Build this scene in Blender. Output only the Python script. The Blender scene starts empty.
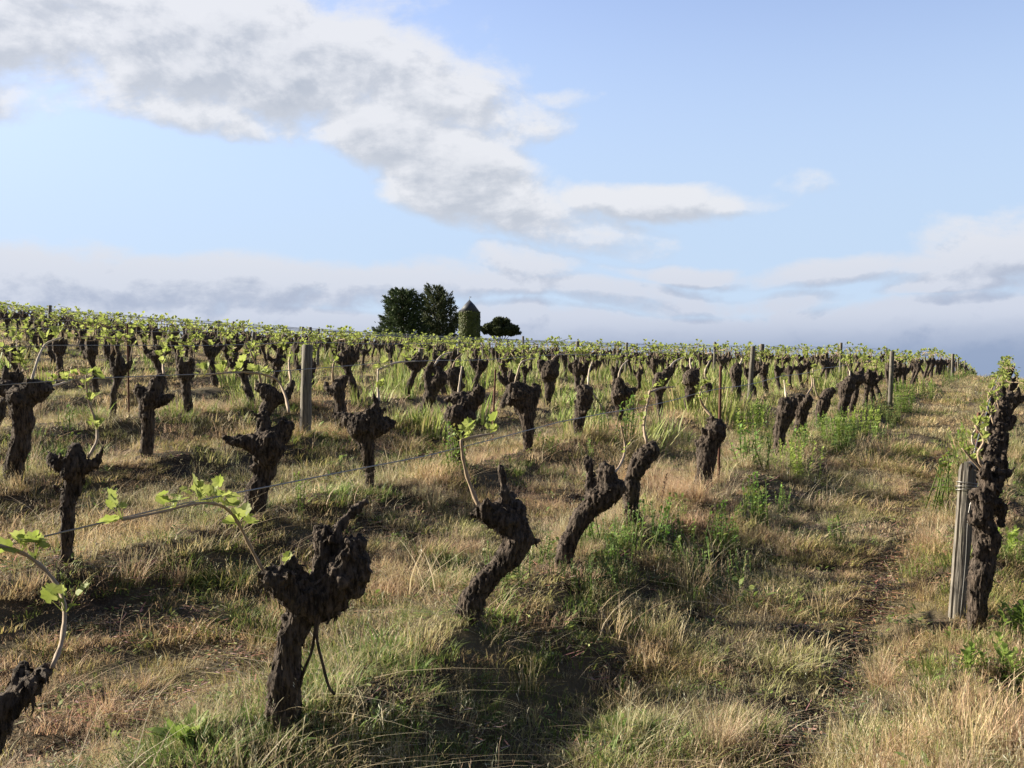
import bpy, math, random
import numpy as np
from mathutils import Vector, Matrix
random.seed(11); RNG = np.random.default_rng(11)
SC = bpy.context.scene; COL = SC.collection
R = math.radians
F = 1024.0; EYE = 1.6                       # focal length in pixels, eye height above the ground at the camera

# ------------------------------------------------------------------ camera, sky, sun, exposure
cam = bpy.data.cameras.new('camera'); camo = bpy.data.objects.new('camera', cam); COL.objects.link(camo)
camo.location = (0, 0, EYE); camo.rotation_euler = (R(90), 0, 0)
cam.sensor_width = 36; cam.lens = 36; cam.clip_start = 0.05; cam.clip_end = 20000
SC.camera = camo
SUN_EL = 23.0; SUN_AZ = -72.0               # degrees, azimuth from +Y towards +X
sun = bpy.data.lights.new('sun', 'SUN'); suno = bpy.data.objects.new('sun', sun); COL.objects.link(suno)
sun.energy = 5.0; sun.angle = R(0.55); sun.color = (1.0, 0.91, 0.73)
sd = Vector((math.sin(R(SUN_AZ))*math.cos(R(SUN_EL)), math.cos(R(SUN_AZ))*math.cos(R(SUN_EL)), math.sin(R(SUN_EL))))
suno.rotation_euler = sd.to_track_quat('Z', 'Y').to_euler(); suno.location = (-30, 10, 30)
SC.view_settings.view_transform = 'Standard'; SC.view_settings.look = 'None'
SC.view_settings.exposure = 1.45; SC.view_settings.gamma = 1.0
try: SC.view_settings.use_curve_mapping = False
except Exception: pass

class NT:
    """tiny helper for node trees"""
    def __init__(s, tree): s.t = tree; s.n = tree.nodes; s.l = tree.links
    def new(s, typ, **kw):
        n = s.n.new(typ)
        for k, v in kw.items(): setattr(n, k, v)
        return n
    def put(s, sock, v):
        if isinstance(v, bpy.types.NodeSocket): s.l.new(v, sock)
        else: sock.default_value = v
    def m(s, op, a, b=None, c=None, clamp=False):
        n = s.new('ShaderNodeMath', operation=op, use_clamp=clamp)
        s.put(n.inputs[0], a)
        if b is not None: s.put(n.inputs[1], b)
        if c is not None: s.put(n.inputs[2], c)
        return n.outputs[0]
    def ramp01(s, v, a, b, smooth=True):
        n = s.new('ShaderNodeMapRange'); n.interpolation_type = 'SMOOTHSTEP' if smooth else 'LINEAR'
        n.clamp = True if hasattr(n, 'clamp') else True
        s.put(n.inputs[0], v); n.inputs[1].default_value = a; n.inputs[2].default_value = b
        return n.outputs[0]
    def mix(s, f, a, b, blend='MIX'):
        n = s.new('ShaderNodeMix', data_type='RGBA', blend_type=blend)
        s.put(n.inputs[0], f)
        for i, v in ((6, a), (7, b)):
            if isinstance(v, bpy.types.NodeSocket): s.l.new(v, n.inputs[i])
            else: n.inputs[i].default_value = (*v, 1) if len(v) == 3 else v
        return n.outputs[2]
    def noise(s, vec, scale, detail=3, rough=.55, col=False):
        n = s.new('ShaderNodeTexNoise'); s.l.new(vec, n.inputs['Vector'])
        n.inputs['Scale'].default_value = scale; n.inputs['Detail'].default_value = detail; n.inputs['Roughness'].default_value = rough
        return n.outputs['Color' if col else 'Fac']

W = bpy.data.worlds.new('World'); SC.world = W; W.use_nodes = True
w = NT(W.node_tree); w.n.clear()
sky = w.new('ShaderNodeTexSky', sky_type='NISHITA'); sky.sun_disc = False
sky.sun_elevation = R(SUN_EL); sky.sun_rotation = R(SUN_AZ); sky.altitude = 50
sky.air_density = 1.0; sky.dust_density = 0.8; sky.ozone_density = 1.4
tc = w.new('ShaderNodeTexCoord'); sep = w.new('ShaderNodeSeparateXYZ'); w.l.new(tc.outputs['Generated'], sep.inputs[0])
az = w.m('ARCTAN2', sep.outputs[0], sep.outputs[1]); el = w.m('ARCSINE', sep.outputs[2])
def cloud_density(az, el):
    cv = w.new('ShaderNodeCombineXYZ'); w.put(cv.inputs[0], az); w.put(cv.inputs[1], w.m('MULTIPLY', el, 2.3)); cv.inputs[2].default_value = 3.7
    nz = w.new('ShaderNodeTexNoise'); w.l.new(cv.outputs[0], nz.inputs['Vector']); nz.inputs['Scale'].default_value = 5.0; nz.inputs['Detail'].default_value = 2
    sc_ = w.new('ShaderNodeSeparateColor'); w.l.new(nz.outputs['Color'], sc_.inputs[0])
    a2 = w.m('ADD', az, w.m('MULTIPLY', w.m('SUBTRACT', sc_.outputs[0], .5), .16))
    e2 = w.m('ADD', el, w.m('MULTIPLY', w.m('SUBTRACT', sc_.outputs[1], .5), .055))
    blobs = [  # centre and half-axes of the cloud banks: (x, y, rx, ry, slope, weight), in 1/1024 rad about the view axis
        (185, 52, 250, 66, .06, 1.25), (395, 72, 120, 46, .25, 1.1), (10, 50, 150, 62, 0, 1.0), (215, 118, 130, 20, .08, .85),
        (440, 150, 105, 42, .45, 1.15), (520, 196, 110, 34, .28, 1.1), (640, 200, 120, 19, -.02, 1.0), (725, 198, 60, 10, 0, .7),
        (820, 184, 30, 12, .2, .45), (545, 92, 40, 10, 0, .5), (-260, 120, 240, 50, 0, 1.0), (-500, 60, 200, 60, .1, 1.0),
        (150, 286, 330, 30, -.01, 1.1), (420, 280, 120, 22, .05, .95), (540, 268, 60, 22, .1, .95), (600, 292, 230, 16, .05, .9), (662, 266, 55, 9, 0, .9),
        (850, 276, 150, 11, .03, 1.0), (1010, 266, 110, 27, -.12, 1.2), (1180, 250, 200, 50, -.1, 1.2), (960, 297, 90, 9, .0, .85),
        (300, 345, 800, 30, .03, 1.4), (900, 348, 700, 36, .0, 1.4), (-300, 330, 500, 50, 0, 1.3), (1500, 280, 300, 60, 0, 1.2)]
    acc = None
    for (x, y, rx, ry, sl, wt) in blobs:
        dx = w.m('SUBTRACT', a2, math.atan((x-512)/1024.0) if abs(x-512) < 900 else (x-512)/1150.0)
        dy = w.m('SUBTRACT', w.m('SUBTRACT', e2, (384-y)/1060.0), w.m('MULTIPLY', dx, -sl))
        q = w.m('ADD', w.m('POWER', w.m('ABSOLUTE', w.m('MULTIPLY', dx, 1060.0/rx)), 2), w.m('POWER', w.m('ABSOLUTE', w.m('MULTIPLY', dy, 1060.0/ry)), 2))
        b = w.m('MULTIPLY', w.m('SUBTRACT', 1.0, w.m('MULTIPLY', q, .55)), wt)
        b = w.m('MAXIMUM', b, -1.0)
        acc = b if acc is None else w.m('SMOOTH_MAX', acc, b, .15)
    # generic scattered clouds behind and above the camera
    back = w.m('MULTIPLY', w.m('SUBTRACT', w.noise(cv.outputs[0], 2.2, 3), .52), 5)
    far = w.ramp01(w.m('ABSOLUTE', az), .9, 1.5)
    acc = w.m('MAXIMUM', acc, w.m('ADD', back, w.m('MULTIPLY', w.m('SUBTRACT', far, 1), 4)))
    mp = w.new('ShaderNodeCombineXYZ'); w.put(mp.inputs[0], a2); w.put(mp.inputs[1], w.m('MULTIPLY', e2, 1.8)); mp.inputs[2].default_value = 1.3
    f1 = w.noise(mp.outputs[0], 8.5, 10, .61)
    mq = w.new('ShaderNodeCombineXYZ'); w.put(mq.inputs[0], az); w.put(mq.inputs[1], w.m('MULTIPLY', el, 1.35)); mq.inputs[2].default_value = 7.3
    f2 = w.noise(mq.outputs[0], 24, 6, .6)
    d = w.m('ADD', w.m('ADD', acc, w.m('MULTIPLY', w.m('SUBTRACT', f1, .50), 1.8)), w.m('MULTIPLY', w.m('SUBTRACT', f2, .5), 1.15))
    return d
d0 = cloud_density(az, el)
d1 = cloud_density(w.m('ADD', az, -.008), w.m('ADD', el, .013))
mask = w.ramp01(d0, .02, .80)
lit = w.ramp01(w.m('SUBTRACT', d0, d1), -.42, .36)
thick = w.ramp01(d0, .5, 2.0)
bright = w.m('ADD', w.m('MULTIPLY', lit, .75), w.m('MULTIPLY', w.m('SUBTRACT', 1, thick), .45), clamp=True)
low = w.ramp01(el, .03, .19)                 # low clouds are seen through more air and from below
c_hi = w.mix(bright, (2.05, 2.32, 2.8), (4.45, 4.5, 4.7))
c_lo = w.mix(bright, (1.4, 1.78, 2.7), (3.25, 3.5, 4.15))
ccol = w.mix(low, c_lo, c_hi)
veil = w.m('MULTIPLY', w.m('SUBTRACT', 1, w.ramp01(el, .012, .070)), w.m('ADD', .62, w.m('MULTIPLY', w.ramp01(az, -.3, .25), .38)))
ccol = w.mix(veil, ccol, (1.5, 1.92, 2.82))
skycol = w.mix(1.0, sky.outputs[0], (1.38, 1.22, 1.32), 'MULTIPLY')
pale = w.mix(w.m('MULTIPLY', w.m('SUBTRACT', 1, w.ramp01(el, .10, .46)), .88), skycol, (2.85, 3.65, 4.75))
out = w.mix(w.m('MULTIPLY', mask, .93), pale, ccol)
behind = w.ramp01(w.m('ABSOLUTE', az), 1.0, 2.0)
over = w.ramp01(el, .55, 1.0)
dim = w.m('SUBTRACT', 1.0, w.m('MULTIPLY', w.m('MAXIMUM', behind, over), .65))
out = w.mix(1.0, out, w.mix(dim, (0, 0, 0), (1, 1, 1)), 'MULTIPLY')
bg = w.new('ShaderNodeBackground'); w.l.new(out, bg.inputs[0]); bg.inputs[1].default_value = 0.069
wo = w.new('ShaderNodeOutputWorld'); w.l.new(bg.outputs[0], wo.inputs[0])

# ------------------------------------------------------------------ numpy noise
def _hash(ix, iy, iz, seed):
    h = (ix.astype(np.int64)*374761393 + iy.astype(np.int64)*668265263 + iz.astype(np.int64)*2147483647 + seed*974634777) & 0xffffffff
    h = ((h ^ (h >> 13))*1274126177) & 0xffffffff
    h = (h ^ (h >> 16))
    return (h & 0xffff)/65535.0
def vnoise(p, seed=0):
    p = np.asarray(p, float); i = np.floor(p).astype(np.int64); f = p-i; f = f*f*(3-2*f)
    r = 0
    for dx in (0, 1):
        wx = f[:, 0] if dx else 1-f[:, 0]
        for dy in (0, 1):
            wy = f[:, 1] if dy else 1-f[:, 1]
            for dz in (0, 1):
                wz = f[:, 2] if dz else 1-f[:, 2]
                r = r + wx*wy*wz*_hash(i[:, 0]+dx, i[:, 1]+dy, i[:, 2]+dz, seed)
    return r*2-1
def fbm(p, oct=4, seed=0):
    r = 0; a = 1; s = 0
    for o in range(oct):
        r = r+a*vnoise(np.asarray(p)*2**o+o*17.3, seed+o); s += a; a *= .5
    return r/s
def n2(X, Y, sc, seed=0, oct=3):
    X = np.atleast_1d(X).astype(float); Y = np.atleast_1d(Y).astype(float)
    sh = X.shape
    return fbm(np.stack([X.ravel()*sc, Y.ravel()*sc, np.full(X.size, seed*3.1)], 1), oct, seed).reshape(sh)

# ------------------------------------------------------------------ terrain (a low convex hill) and the rows
TT = 0.058; VPX = 1000.0; VLR = 322.0; KK = 4.5e-4; YL = 72.0
SX = -TT; SY = (384-(VLR-TT*(VPX-512)))/F
ROWDX = (VPX-512)/F; CR = 2.5; C0 = 0.1
def row_c(i): return C0+CR*i
def row_X(i, Y):
    if i == 0: return (1012-512)/F*Y-.187
    return ROWDX*Y-row_c(i)
def sstep(a, b, x):
    t = np.clip((x-a)/(b-a), 0, 1); return t*t*(3-2*t)
def ground(X, Y, bumps=True):
    X = np.asarray(X, float); Y = np.asarray(Y, float)
    Yc = np.clip(Y, 0, None)
    g = np.where(Yc < YL, Yc**2, 2*YL*Yc-YL**2)
    Xs = 220*np.tanh(X/220)
    z = SX*Xs+SY*np.minimum(Y, 400)-KK*g
    u = X/np.maximum(Yc, 4)
    z = z-.0125*np.clip(Yc, 0, 300)*np.clip(1-((u+.13)/.45)**2, 0, 1)*sstep(8, 28, Yc)
    rr = np.sqrt(X**2+Y**2)
    far = sstep(300, 900, rr)
    z = z*(1-far)+(-25)*far
    if bumps:
        near = 1-sstep(60, 140, rr)
        c = ROWDX*Y-X
        ph = (c-C0)/CR; d = np.abs(ph-np.round(ph))*CR*.9
        z = z+near*(.185*np.exp(-(d/.40)**2)-.175 + .045*n2(X, Y, 1.0, 5, 2)+.050*n2(X, Y, 2.6, 9, 2)+.022*n2(X, Y, 7.0, 6, 2)-.02)
        z = z-near*.11*np.exp(-((c-.82-.03*np.sin(Y*.8))/.14)**2)*(.6+.4*n2(X, Y, 1.5, 8, 2))
        z = z-near*.03*np.exp(-((c-1.75)/.16)**2)
    return z
def gz(x, y): return float(ground(np.array([x]), np.array([y]))[0])

# ------------------------------------------------------------------ object helpers
def tag(o, label=None, cat=None, group=None, kind=None):
    for k, v in (('label', label), ('category', cat), ('group', group), ('kind', kind)):
        if v: o[k] = v
    return o
def empty(name, loc, label, cat, group=None, rz=0):
    o = bpy.data.objects.new(name, None); COL.objects.link(o); o.location = loc; o.rotation_euler = (0, 0, rz)
    o.empty_display_size = .1
    return tag(o, label, cat, group)
def mesh_from(name, V, Fc, mats, mi=None, smooth=True, col=None):
    me = bpy.data.meshes.new(name)
    V = np.asarray(V, float)
    if isinstance(Fc, np.ndarray):
        me.vertices.add(len(V)); me.vertices.foreach_set('co', V.ravel())
        k = Fc.shape[1]; me.loops.add(Fc.size); me.loops.foreach_set('vertex_index', Fc.ravel().astype(np.int32))
        me.polygons.add(len(Fc)); me.polygons.foreach_set('loop_start', np.arange(0, Fc.size, k, dtype=np.int32))
        me.update(calc_edges=True); me.validate()
    else:
        me.from_pydata([tuple(v) for v in V], [], Fc)
    for m in (mats if isinstance(mats, (list, tuple)) else [mats]): me.materials.append(m)
    if mi is not None: me.polygons.foreach_set('material_index', np.asarray(mi, dtype=np.int32))
    me.polygons.foreach_set('use_smooth', np.full(len(me.polygons), smooth))
    if col is not None:
        a = me.attributes.new('col', 'FLOAT_COLOR', 'POINT')
        a.data.foreach_set('color', np.c_[np.asarray(col), np.ones(len(V))].ravel())
    me.update(); return me
def link(name, me, parent=None, loc=None):
    o = bpy.data.objects.new(name, me); COL.objects.link(o)
    if parent: o.parent = parent
    if loc is not None: o.location = loc
    return o
class MB:
    def __init__(s): s.V = []; s.F = []; s.C = []; s.M = []; s.n = 0
    def add(s, V, Fc, col=None, mi=0):
        s.V.append(np.asarray(V, float)); s.F += [tuple(i+s.n for i in f) for f in Fc]; s.M += [mi]*len(Fc)
        s.C.append(np.tile(np.asarray(col if col is not None else (1, 1, 1), float), (len(V), 1)) if (col is None or np.ndim(col) == 1) else np.asarray(col))
        s.n += len(V)
    def mesh(s, name, mats, smooth=True):
        return mesh_from(name, np.concatenate(s.V), s.F, mats, s.M, smooth, np.concatenate(s.C))
def catmull(P, k=4):
    P = [np.asarray(p, float) for p in P]
    if len(P) < 3: return np.array([P[0]+(P[-1]-P[0])*t for t in np.linspace(0, 1, k+1)])
    Q = [2*P[0]-P[1]]+P+[2*P[-1]-P[-2]]; o = []
    for i in range(1, len(Q)-2):
        for t in np.linspace(0, 1, k, endpoint=False):
            a, b, c, d = Q[i-1:i+3]
            o.append(.5*((2*b)+(-a+c)*t+(2*a-5*b+4*c-d)*t*t+(-a+3*b-3*c+d)*t**3))
    o.append(Q[-2]); return np.array(o)
def tube(P, rad, ns=8, cap=True, wob=0, seed=0):
    P = np.asarray(P, float); n = len(P); rad = np.broadcast_to(rad, n)
    T = np.gradient(P, axis=0); T /= np.linalg.norm(T, axis=1)[:, None]+1e-9
    up = np.array([0, 0, 1.]) if abs(T[0, 2]) < .9 else np.array([1., 0, 0])
    V = []
    A = np.cross(T[0], up); A /= np.linalg.norm(A)
    for i in range(n):
        A = A-T[i]*A.dot(T[i]); A /= np.linalg.norm(A)+1e-9; B = np.cross(T[i], A)
        for j in range(ns):
            th = 2*math.pi*j/ns
            V.append(P[i]+rad[i]*(A*math.cos(th)+B*math.sin(th)))
    Fc = [(i*ns+j, i*ns+(j+1) % ns, (i+1)*ns+(j+1) % ns, (i+1)*ns+j) for i in range(n-1) for j in range(ns)]
    if cap:
        Fc.append(tuple(reversed(range(ns)))); Fc.append(tuple((n-1)*ns+j for j in range(ns)))
    return np.array(V), Fc
def blob(c, r, sub=2):
    import bmesh
    bm = bmesh.new(); bmesh.ops.create_icosphere(bm, subdivisions=sub, radius=1)
    V = np.array([v.co[:] for v in bm.verts])*np.asarray(r)+np.asarray(c); Fc = [tuple(v.index for v in f.verts) for f in bm.faces]
    bm.free(); return V, Fc

# ------------------------------------------------------------------ materials
def newmat(name):
    m = bpy.data.materials.new(name); m.use_nodes = True; t = NT(m.node_tree); t.n.clear()
    o = t.new('ShaderNodeOutputMaterial'); return m, t, o
def principled(t, o, col, rough=.9, bump=None, bstr=.5, bdist=.01, spec=.3):
    p = t.new('ShaderNodeBsdfPrincipled'); t.put(p.inputs['Base Color'], col if isinstance(col, bpy.types.NodeSocket) else (*col, 1))
    t.put(p.inputs['Roughness'], rough); p.inputs['Specular IOR Level'].default_value = spec
    if bump is not None:
        b = t.new('ShaderNodeBump'); b.inputs['Strength'].default_value = bstr; b.inputs['Distance'].default_value = bdist
        t.l.new(bump, b.inputs['Height']); t.l.new(b.outputs[0], p.inputs['Normal'])
    t.l.new(p.outputs[0], o.inputs[0]); return p
def scaled(t, vec, s):
    n = t.new('ShaderNodeVectorMath', operation='MULTIPLY'); t.l.new(vec, n.inputs[0]); n.inputs[1].default_value = s; return n.outputs[0]
def mat_soil():
    m, t, o = newmat('soil'); g = t.new('ShaderNodeNewGeometry').outputs['Position']
    a = t.noise(g, 1.3, 4); b = t.noise(g, 14, 5, .65); c = t.noise(g, 60, 4, .7)
    k = t.mix(t.ramp01(b, .35, .65), (.028, .020, .014), (.070, .052, .035))
    k = t.mix(t.ramp01(a, .40, .62), k, (.11, .088, .05))
    k = t.mix(t.m('MULTIPLY', t.ramp01(c, .5, .7), .6), k, (.21, .17, .11))
    far = t.new('ShaderNodeVectorMath', operation='LENGTH'); t.l.new(g, far.inputs[0])
    k = t.mix(t.ramp01(far.outputs['Value'], 40, 120), k, t.mix(a, (.10, .12, .04), (.18, .17, .08)))
    principled(t, o, k, .95, t.m('ADD', b, t.m('MULTIPLY', c, .5)), .9, .03, .15); return m
def mat_bark():
    m, t, o = newmat('vine_bark'); g = t.new('ShaderNodeTexCoord').outputs['Object']
    st = scaled(t, g, (1, 1, .22))
    a = t.noise(st, 55, 5, .65); b = t.noise(st, 140, 3, .6); c = t.noise(g, 9, 3)
    k = t.mix(t.ramp01(a, .36, .66), (.020, .015, .012), (.130, .100, .080))
    k = t.mix(t.m('MULTIPLY', t.ramp01(c, .52, .7), .55), k, (.12, .10, .083))
    k = t.mix(t.m('MULTIPLY', t.ramp01(b, .58, .72), .35), k, (.19, .16, .13))
    principled(t, o, k, .9, t.m('ADD', a, t.m('MULTIPLY', b, .4)), 1.0, .02, .2); return m
def mat_cane(name='cane_bark', c1=(.24, .16, .10), c2=(.42, .33, .24)):
    m, t, o = newmat(name); g = t.new('ShaderNodeTexCoord').outputs['Object']
    a = t.noise(g, 40, 3)
    principled(t, o, t.mix(a, c1, c2), .7, a, .3, .004); return m
def leafy(name, c1, c2, trans=.45, attr=False, scale=6.0, varypos=None, rough=.6):
    m, t, o = newmat(name); g = t.new('ShaderNodeNewGeometry').outputs['Position']
    a = t.noise(g, scale, 2)
    k = t.mix(t.ramp01(a, .35, .65), c1, c2)
    if attr:
        at = t.new('ShaderNodeAttribute'); at.attribute_name = 'col'
        k = at.outputs['Color']
        oi = t.new('ShaderNodeObjectInfo').outputs['Random']
        big = t.noise(g, .55, 4, .6); med = t.noise(g, 2.6, 3, .6)
        k = t.mix(t.m('MULTIPLY', t.ramp01(big, .42, .60), .55), k, (1.10, .86, .80), 'MULTIPLY')
        k = t.mix(t.m('MULTIPLY', t.ramp01(med, .45, .65), .6), k, (.72, .86, .66), 'MULTIPLY')
        hv = t.new('ShaderNodeHueSaturation'); t.l.new(k, hv.inputs['Color'])
        t.put(hv.inputs['Value'], t.m('ADD', .96, t.m('MULTIPLY', oi, .50)))
        k = hv.outputs[0]
    d = t.new('ShaderNodeBsdfPrincipled'); t.l.new(k, d.inputs['Base Color']); d.inputs['Roughness'].default_value = rough; d.inputs['Specular IOR Level'].default_value = .25
    tr = t.new('ShaderNodeBsdfTranslucent'); t.l.new(k, tr.inputs[0])
    mx = t.new('ShaderNodeMixShader'); mx.inputs[0].default_value = trans
    t.l.new(d.outputs[0], mx.inputs[1]); t.l.new(tr.outputs[0], mx.inputs[2]); t.l.new(mx.outputs[0], o.inputs[0]); return m
def mat_wood():
    m, t, o = newmat('weathered_wood'); g = t.new('ShaderNodeTexCoord').outputs['Object']
    a = t.noise(scaled(t, g, (1, 1, .05)), 90, 5, .6); c = t.noise(g, 5, 3)
    k = t.mix(t.ramp01(a, .35, .65), (.075, .068, .060), (.24, .215, .185)); k = t.mix(t.m('MULTIPLY', t.ramp01(c, .5, .7), .5), k, (.20, .20, .13))
    principled(t, o, k, .85, a, .8, .01); return m
def mat_rust():
    m, t, o = newmat('rusty_steel'); g = t.new('ShaderNodeTexCoord').outputs['Object']
    a = t.noise(g, 50, 4); principled(t, o, t.mix(a, (.06, .028, .02), (.17, .075, .045)), .8, a, .4, .003); return m
def mat_simple(name, c, rough=.6, metal=0):
    m, t, o = newmat(name); g = t.new('ShaderNodeTexCoord').outputs['Object']; a = t.noise(g, 20, 3)
    k = t.mix(a, tuple(x*.8 for x in c), tuple(min(1, x*1.2) for x in c)); p = principled(t, o, k, rough, a, .2, .003); p.inputs['Metallic'].default_value = metal; return m
M_SOIL = mat_soil(); M_BARK = mat_bark(); M_CANE = mat_cane(); M_CANE2 = mat_cane('pale_cane', (.38, .30, .22), (.58, .50, .40))
M_LEAF = leafy('vine_leaf', (.24, .30, .06), (.36, .40, .12), .5, scale=14)
M_LEAFD = leafy('vine_leaf_darker', (.17, .22, .05), (.28, .33, .09), .5, scale=3)
M_GRASS = leafy('grass_blade', (1, 1, 1), (1, 1, 1), .35, True)
M_WEED = leafy('weed_leaf', (.16, .24, .045), (.26, .34, .085), .5, scale=9)
M_WEEDY = leafy('weed_leaf_pale', (.26, .36, .06), (.38, .46, .12), .45, scale=9)
M_RED = leafy('red_leaf', (.13, .035, .03), (.20, .06, .04), .3, scale=9)
M_DRYP = leafy('brown_weed', (.10, .07, .045), (.18, .12, .08), .3, scale=9)
M_WOOD = mat_wood(); M_RUST = mat_rust(); M_WIRE = mat_simple('galvanised_wire', (.30, .29, .28), .45, .7)
M_STONE = mat_simple('stone', (.32, .27, .22), .9)
M_MOSS = mat_simple('moss', (.12, .13, .03), .95)

# ------------------------------------------------------------------ ground sheet
def axis(fine, n, mx, start):
    t = np.linspace(0, 1, n); k = math.log(mx/fine); 
    return start+fine*(np.exp(k*t)-1)/1.0*(1-0)*1.0
def graded(a0, a1, step, far, grow=1.035):
    pts = list(np.arange(a0, a1, step)); s = step
    while pts[-1] < far: s *= grow; pts.append(pts[-1]+s)
    pts2 = []; s = step; p = a0
    return pts
ys = graded(0, 9, .06, 7000); yb = []; s = .3; p = 0
while p > -7000: s *= 1.25; p -= s; yb.append(p)
ys = np.array(yb[::-1]+ys)
xr = graded(-3, 5, .07, 7000); xl = []; s = .07; p = -3
while p > -7000: s *= 1.035; p -= s; xl.append(p)
xs = np.array(xl[::-1]+xr)
GX, GY = np.meshgrid(xs, ys)
GZ = ground(GX, GY)
nx, ny = len(xs), len(ys)
idx = np.arange(nx*ny).reshape(ny, nx)
Fq = np.stack([idx[:-1, :-1], idx[:-1, 1:], idx[1:, 1:], idx[1:, :-1]], -1).reshape(-1, 4)
og = link('ground', mesh_from('ground', np.stack([GX, GY, GZ], -1).reshape(-1, 3), Fq, M_SOIL)); tag(og, kind='structure')

# ------------------------------------------------------------------ scatter (points and clump prototypes kept in one mesh; geometry nodes instance them)
def scatter(name, protos, mats, pts, kinds, rots, scales, label, cat):
    """protos: list of MB. One object: loose points + prototype clumps; nodes put clumps on points."""
    V = [np.asarray(pts)]; n = len(pts); Fc = []; C = [np.ones((n, 3))]; MI = []
    pr = [np.full(n, -1)]
    for k, mb in enumerate(protos):
        pv = np.concatenate(mb.V); V.append(pv); Fc += [tuple(i+n for i in f) for f in mb.F]; MI += mb.M
        C.append(np.concatenate(mb.C)); pr.append(np.full(len(pv), k)); n += len(pv)
    me = mesh_from(name, np.concatenate(V), Fc, mats, MI, True, np.concatenate(C))
    N = len(me.vertices); m = len(pts)
    def attr(nm, typ, arr, key):
        a = me.attributes.new(nm, typ, 'POINT'); a.data.foreach_set(key, np.asarray(arr).ravel())
    pad = lambda a: np.concatenate([a, np.zeros((N-m,)+a.shape[1:])])
    attr('proto', 'INT', np.concatenate(pr).astype(np.int32), 'value')
    attr('kindof', 'INT', np.concatenate([kinds, np.full(N-m, -1)]).astype(np.int32), 'value')
    attr('rot', 'FLOAT_VECTOR', pad(np.asarray(rots, float)), 'vector')
    attr('scl', 'FLOAT_VECTOR', pad(np.asarray(scales, float)), 'vector')
    o = link(name, me)
    g = bpy.data.node_groups.new(name+'_nodes', 'GeometryNodeTree')
    g.interface.new_socket('Geometry', in_out='INPUT', socket_type='NodeSocketGeometry'); g.interface.new_socket('Geometry', in_out='OUTPUT', socket_type='NodeSocketGeometry')
    N_ = g.nodes; L = g.links; gi = N_.new('NodeGroupInput'); go = N_.new('NodeGroupOutput'); jn = N_.new('GeometryNodeJoinGeometry')
    def named(nm, dt):
        a = N_.new('GeometryNodeInputNamedAttribute'); a.data_type = dt; a.inputs[0].default_value = nm
        return [s for s in a.outputs if s.enabled and s.name == 'Attribute'][0]
    def eq(nm, k):
        c = N_.new('FunctionNodeCompare'); c.data_type = 'INT'; c.operation = 'EQUAL'
        ins = [s for s in c.inputs if s.enabled]
        L.new(named(nm, 'INT'), ins[0]); ins[1].default_value = k; return c.outputs[0]
    for k in range(len(protos)):
        sp = N_.new('GeometryNodeSeparateGeometry'); sp.domain = 'POINT'; L.new(gi.outputs[0], sp.inputs[0]); L.new(eq('proto', k), sp.inputs['Selection'])
        ti = N_.new('GeometryNodeGeometryToInstance'); L.new(sp.outputs[0], ti.inputs[0])
        pt = N_.new('GeometryNodeSeparateGeometry'); pt.domain = 'POINT'; L.new(gi.outputs[0], pt.inputs[0]); L.new(eq('kindof', k), pt.inputs['Selection'])
        ip = N_.new('GeometryNodeInstanceOnPoints'); L.new(pt.outputs[0], ip.inputs['Points']); L.new(ti.outputs[0], ip.inputs['Instance'])
        L.new(named('rot', 'FLOAT_VECTOR'), ip.inputs['Rotation']); L.new(named('scl', 'FLOAT_VECTOR'), ip.inputs['Scale'])
        L.new(ip.outputs[0], jn.inputs[0])
    L.new(jn.outputs[0], go.inputs[0])
    md = o.modifiers.new('scatter', 'NODES'); md.node_group = g
    return tag(o, label, cat, kind='stuff')

# ---- grass prototypes
def blade(mb, x, y, h, wd, az_, lean, col, curl=.4, seg=3):
    dx, dy = math.cos(az_), math.sin(az_); px, py = -dy, dx
    V = []; cols = []
    for i in range(seg+1):
        t = i/seg; off = lean*h*(t**(1+curl)); z = h*t*(1-.25*lean*t); ww = wd*(1-t**1.5)*.5+wd*.05
        if i == seg: V.append((x+dx*off, y+dy*off, z))
        else: V += [(x+dx*off-px*ww, y+dy*off-py*ww, z), (x+dx*off+px*ww, y+dy*off+py*ww, z)]
    Fc = [(2*i, 2*i+1, 2*i+3, 2*i+2) for i in range(seg-1)]+[(2*seg-2, 2*seg-1, 2*seg)]
    mb.add(V, Fc, col); return V[-1]
TAN = [(.40, .33, .19), (.46, .38, .23), (.33, .27, .15), (.50, .44, .29), (.30, .24, .14)]
PINK = [(.38, .275, .19), (.43, .32, .23), (.34, .235, .17), (.47, .38, .27)]
GREEN = [(.115, .18, .045), (.15, .22, .055), (.19, .24, .07), (.10, .15, .04)]
OLIVE = [(.24, .24, .085), (.30, .28, .11), (.20, .21, .07), (.35, .32, .16)]
BROWN = [(.15, .11, .065), (.20, .145, .09), (.25, .19, .12)]
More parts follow.
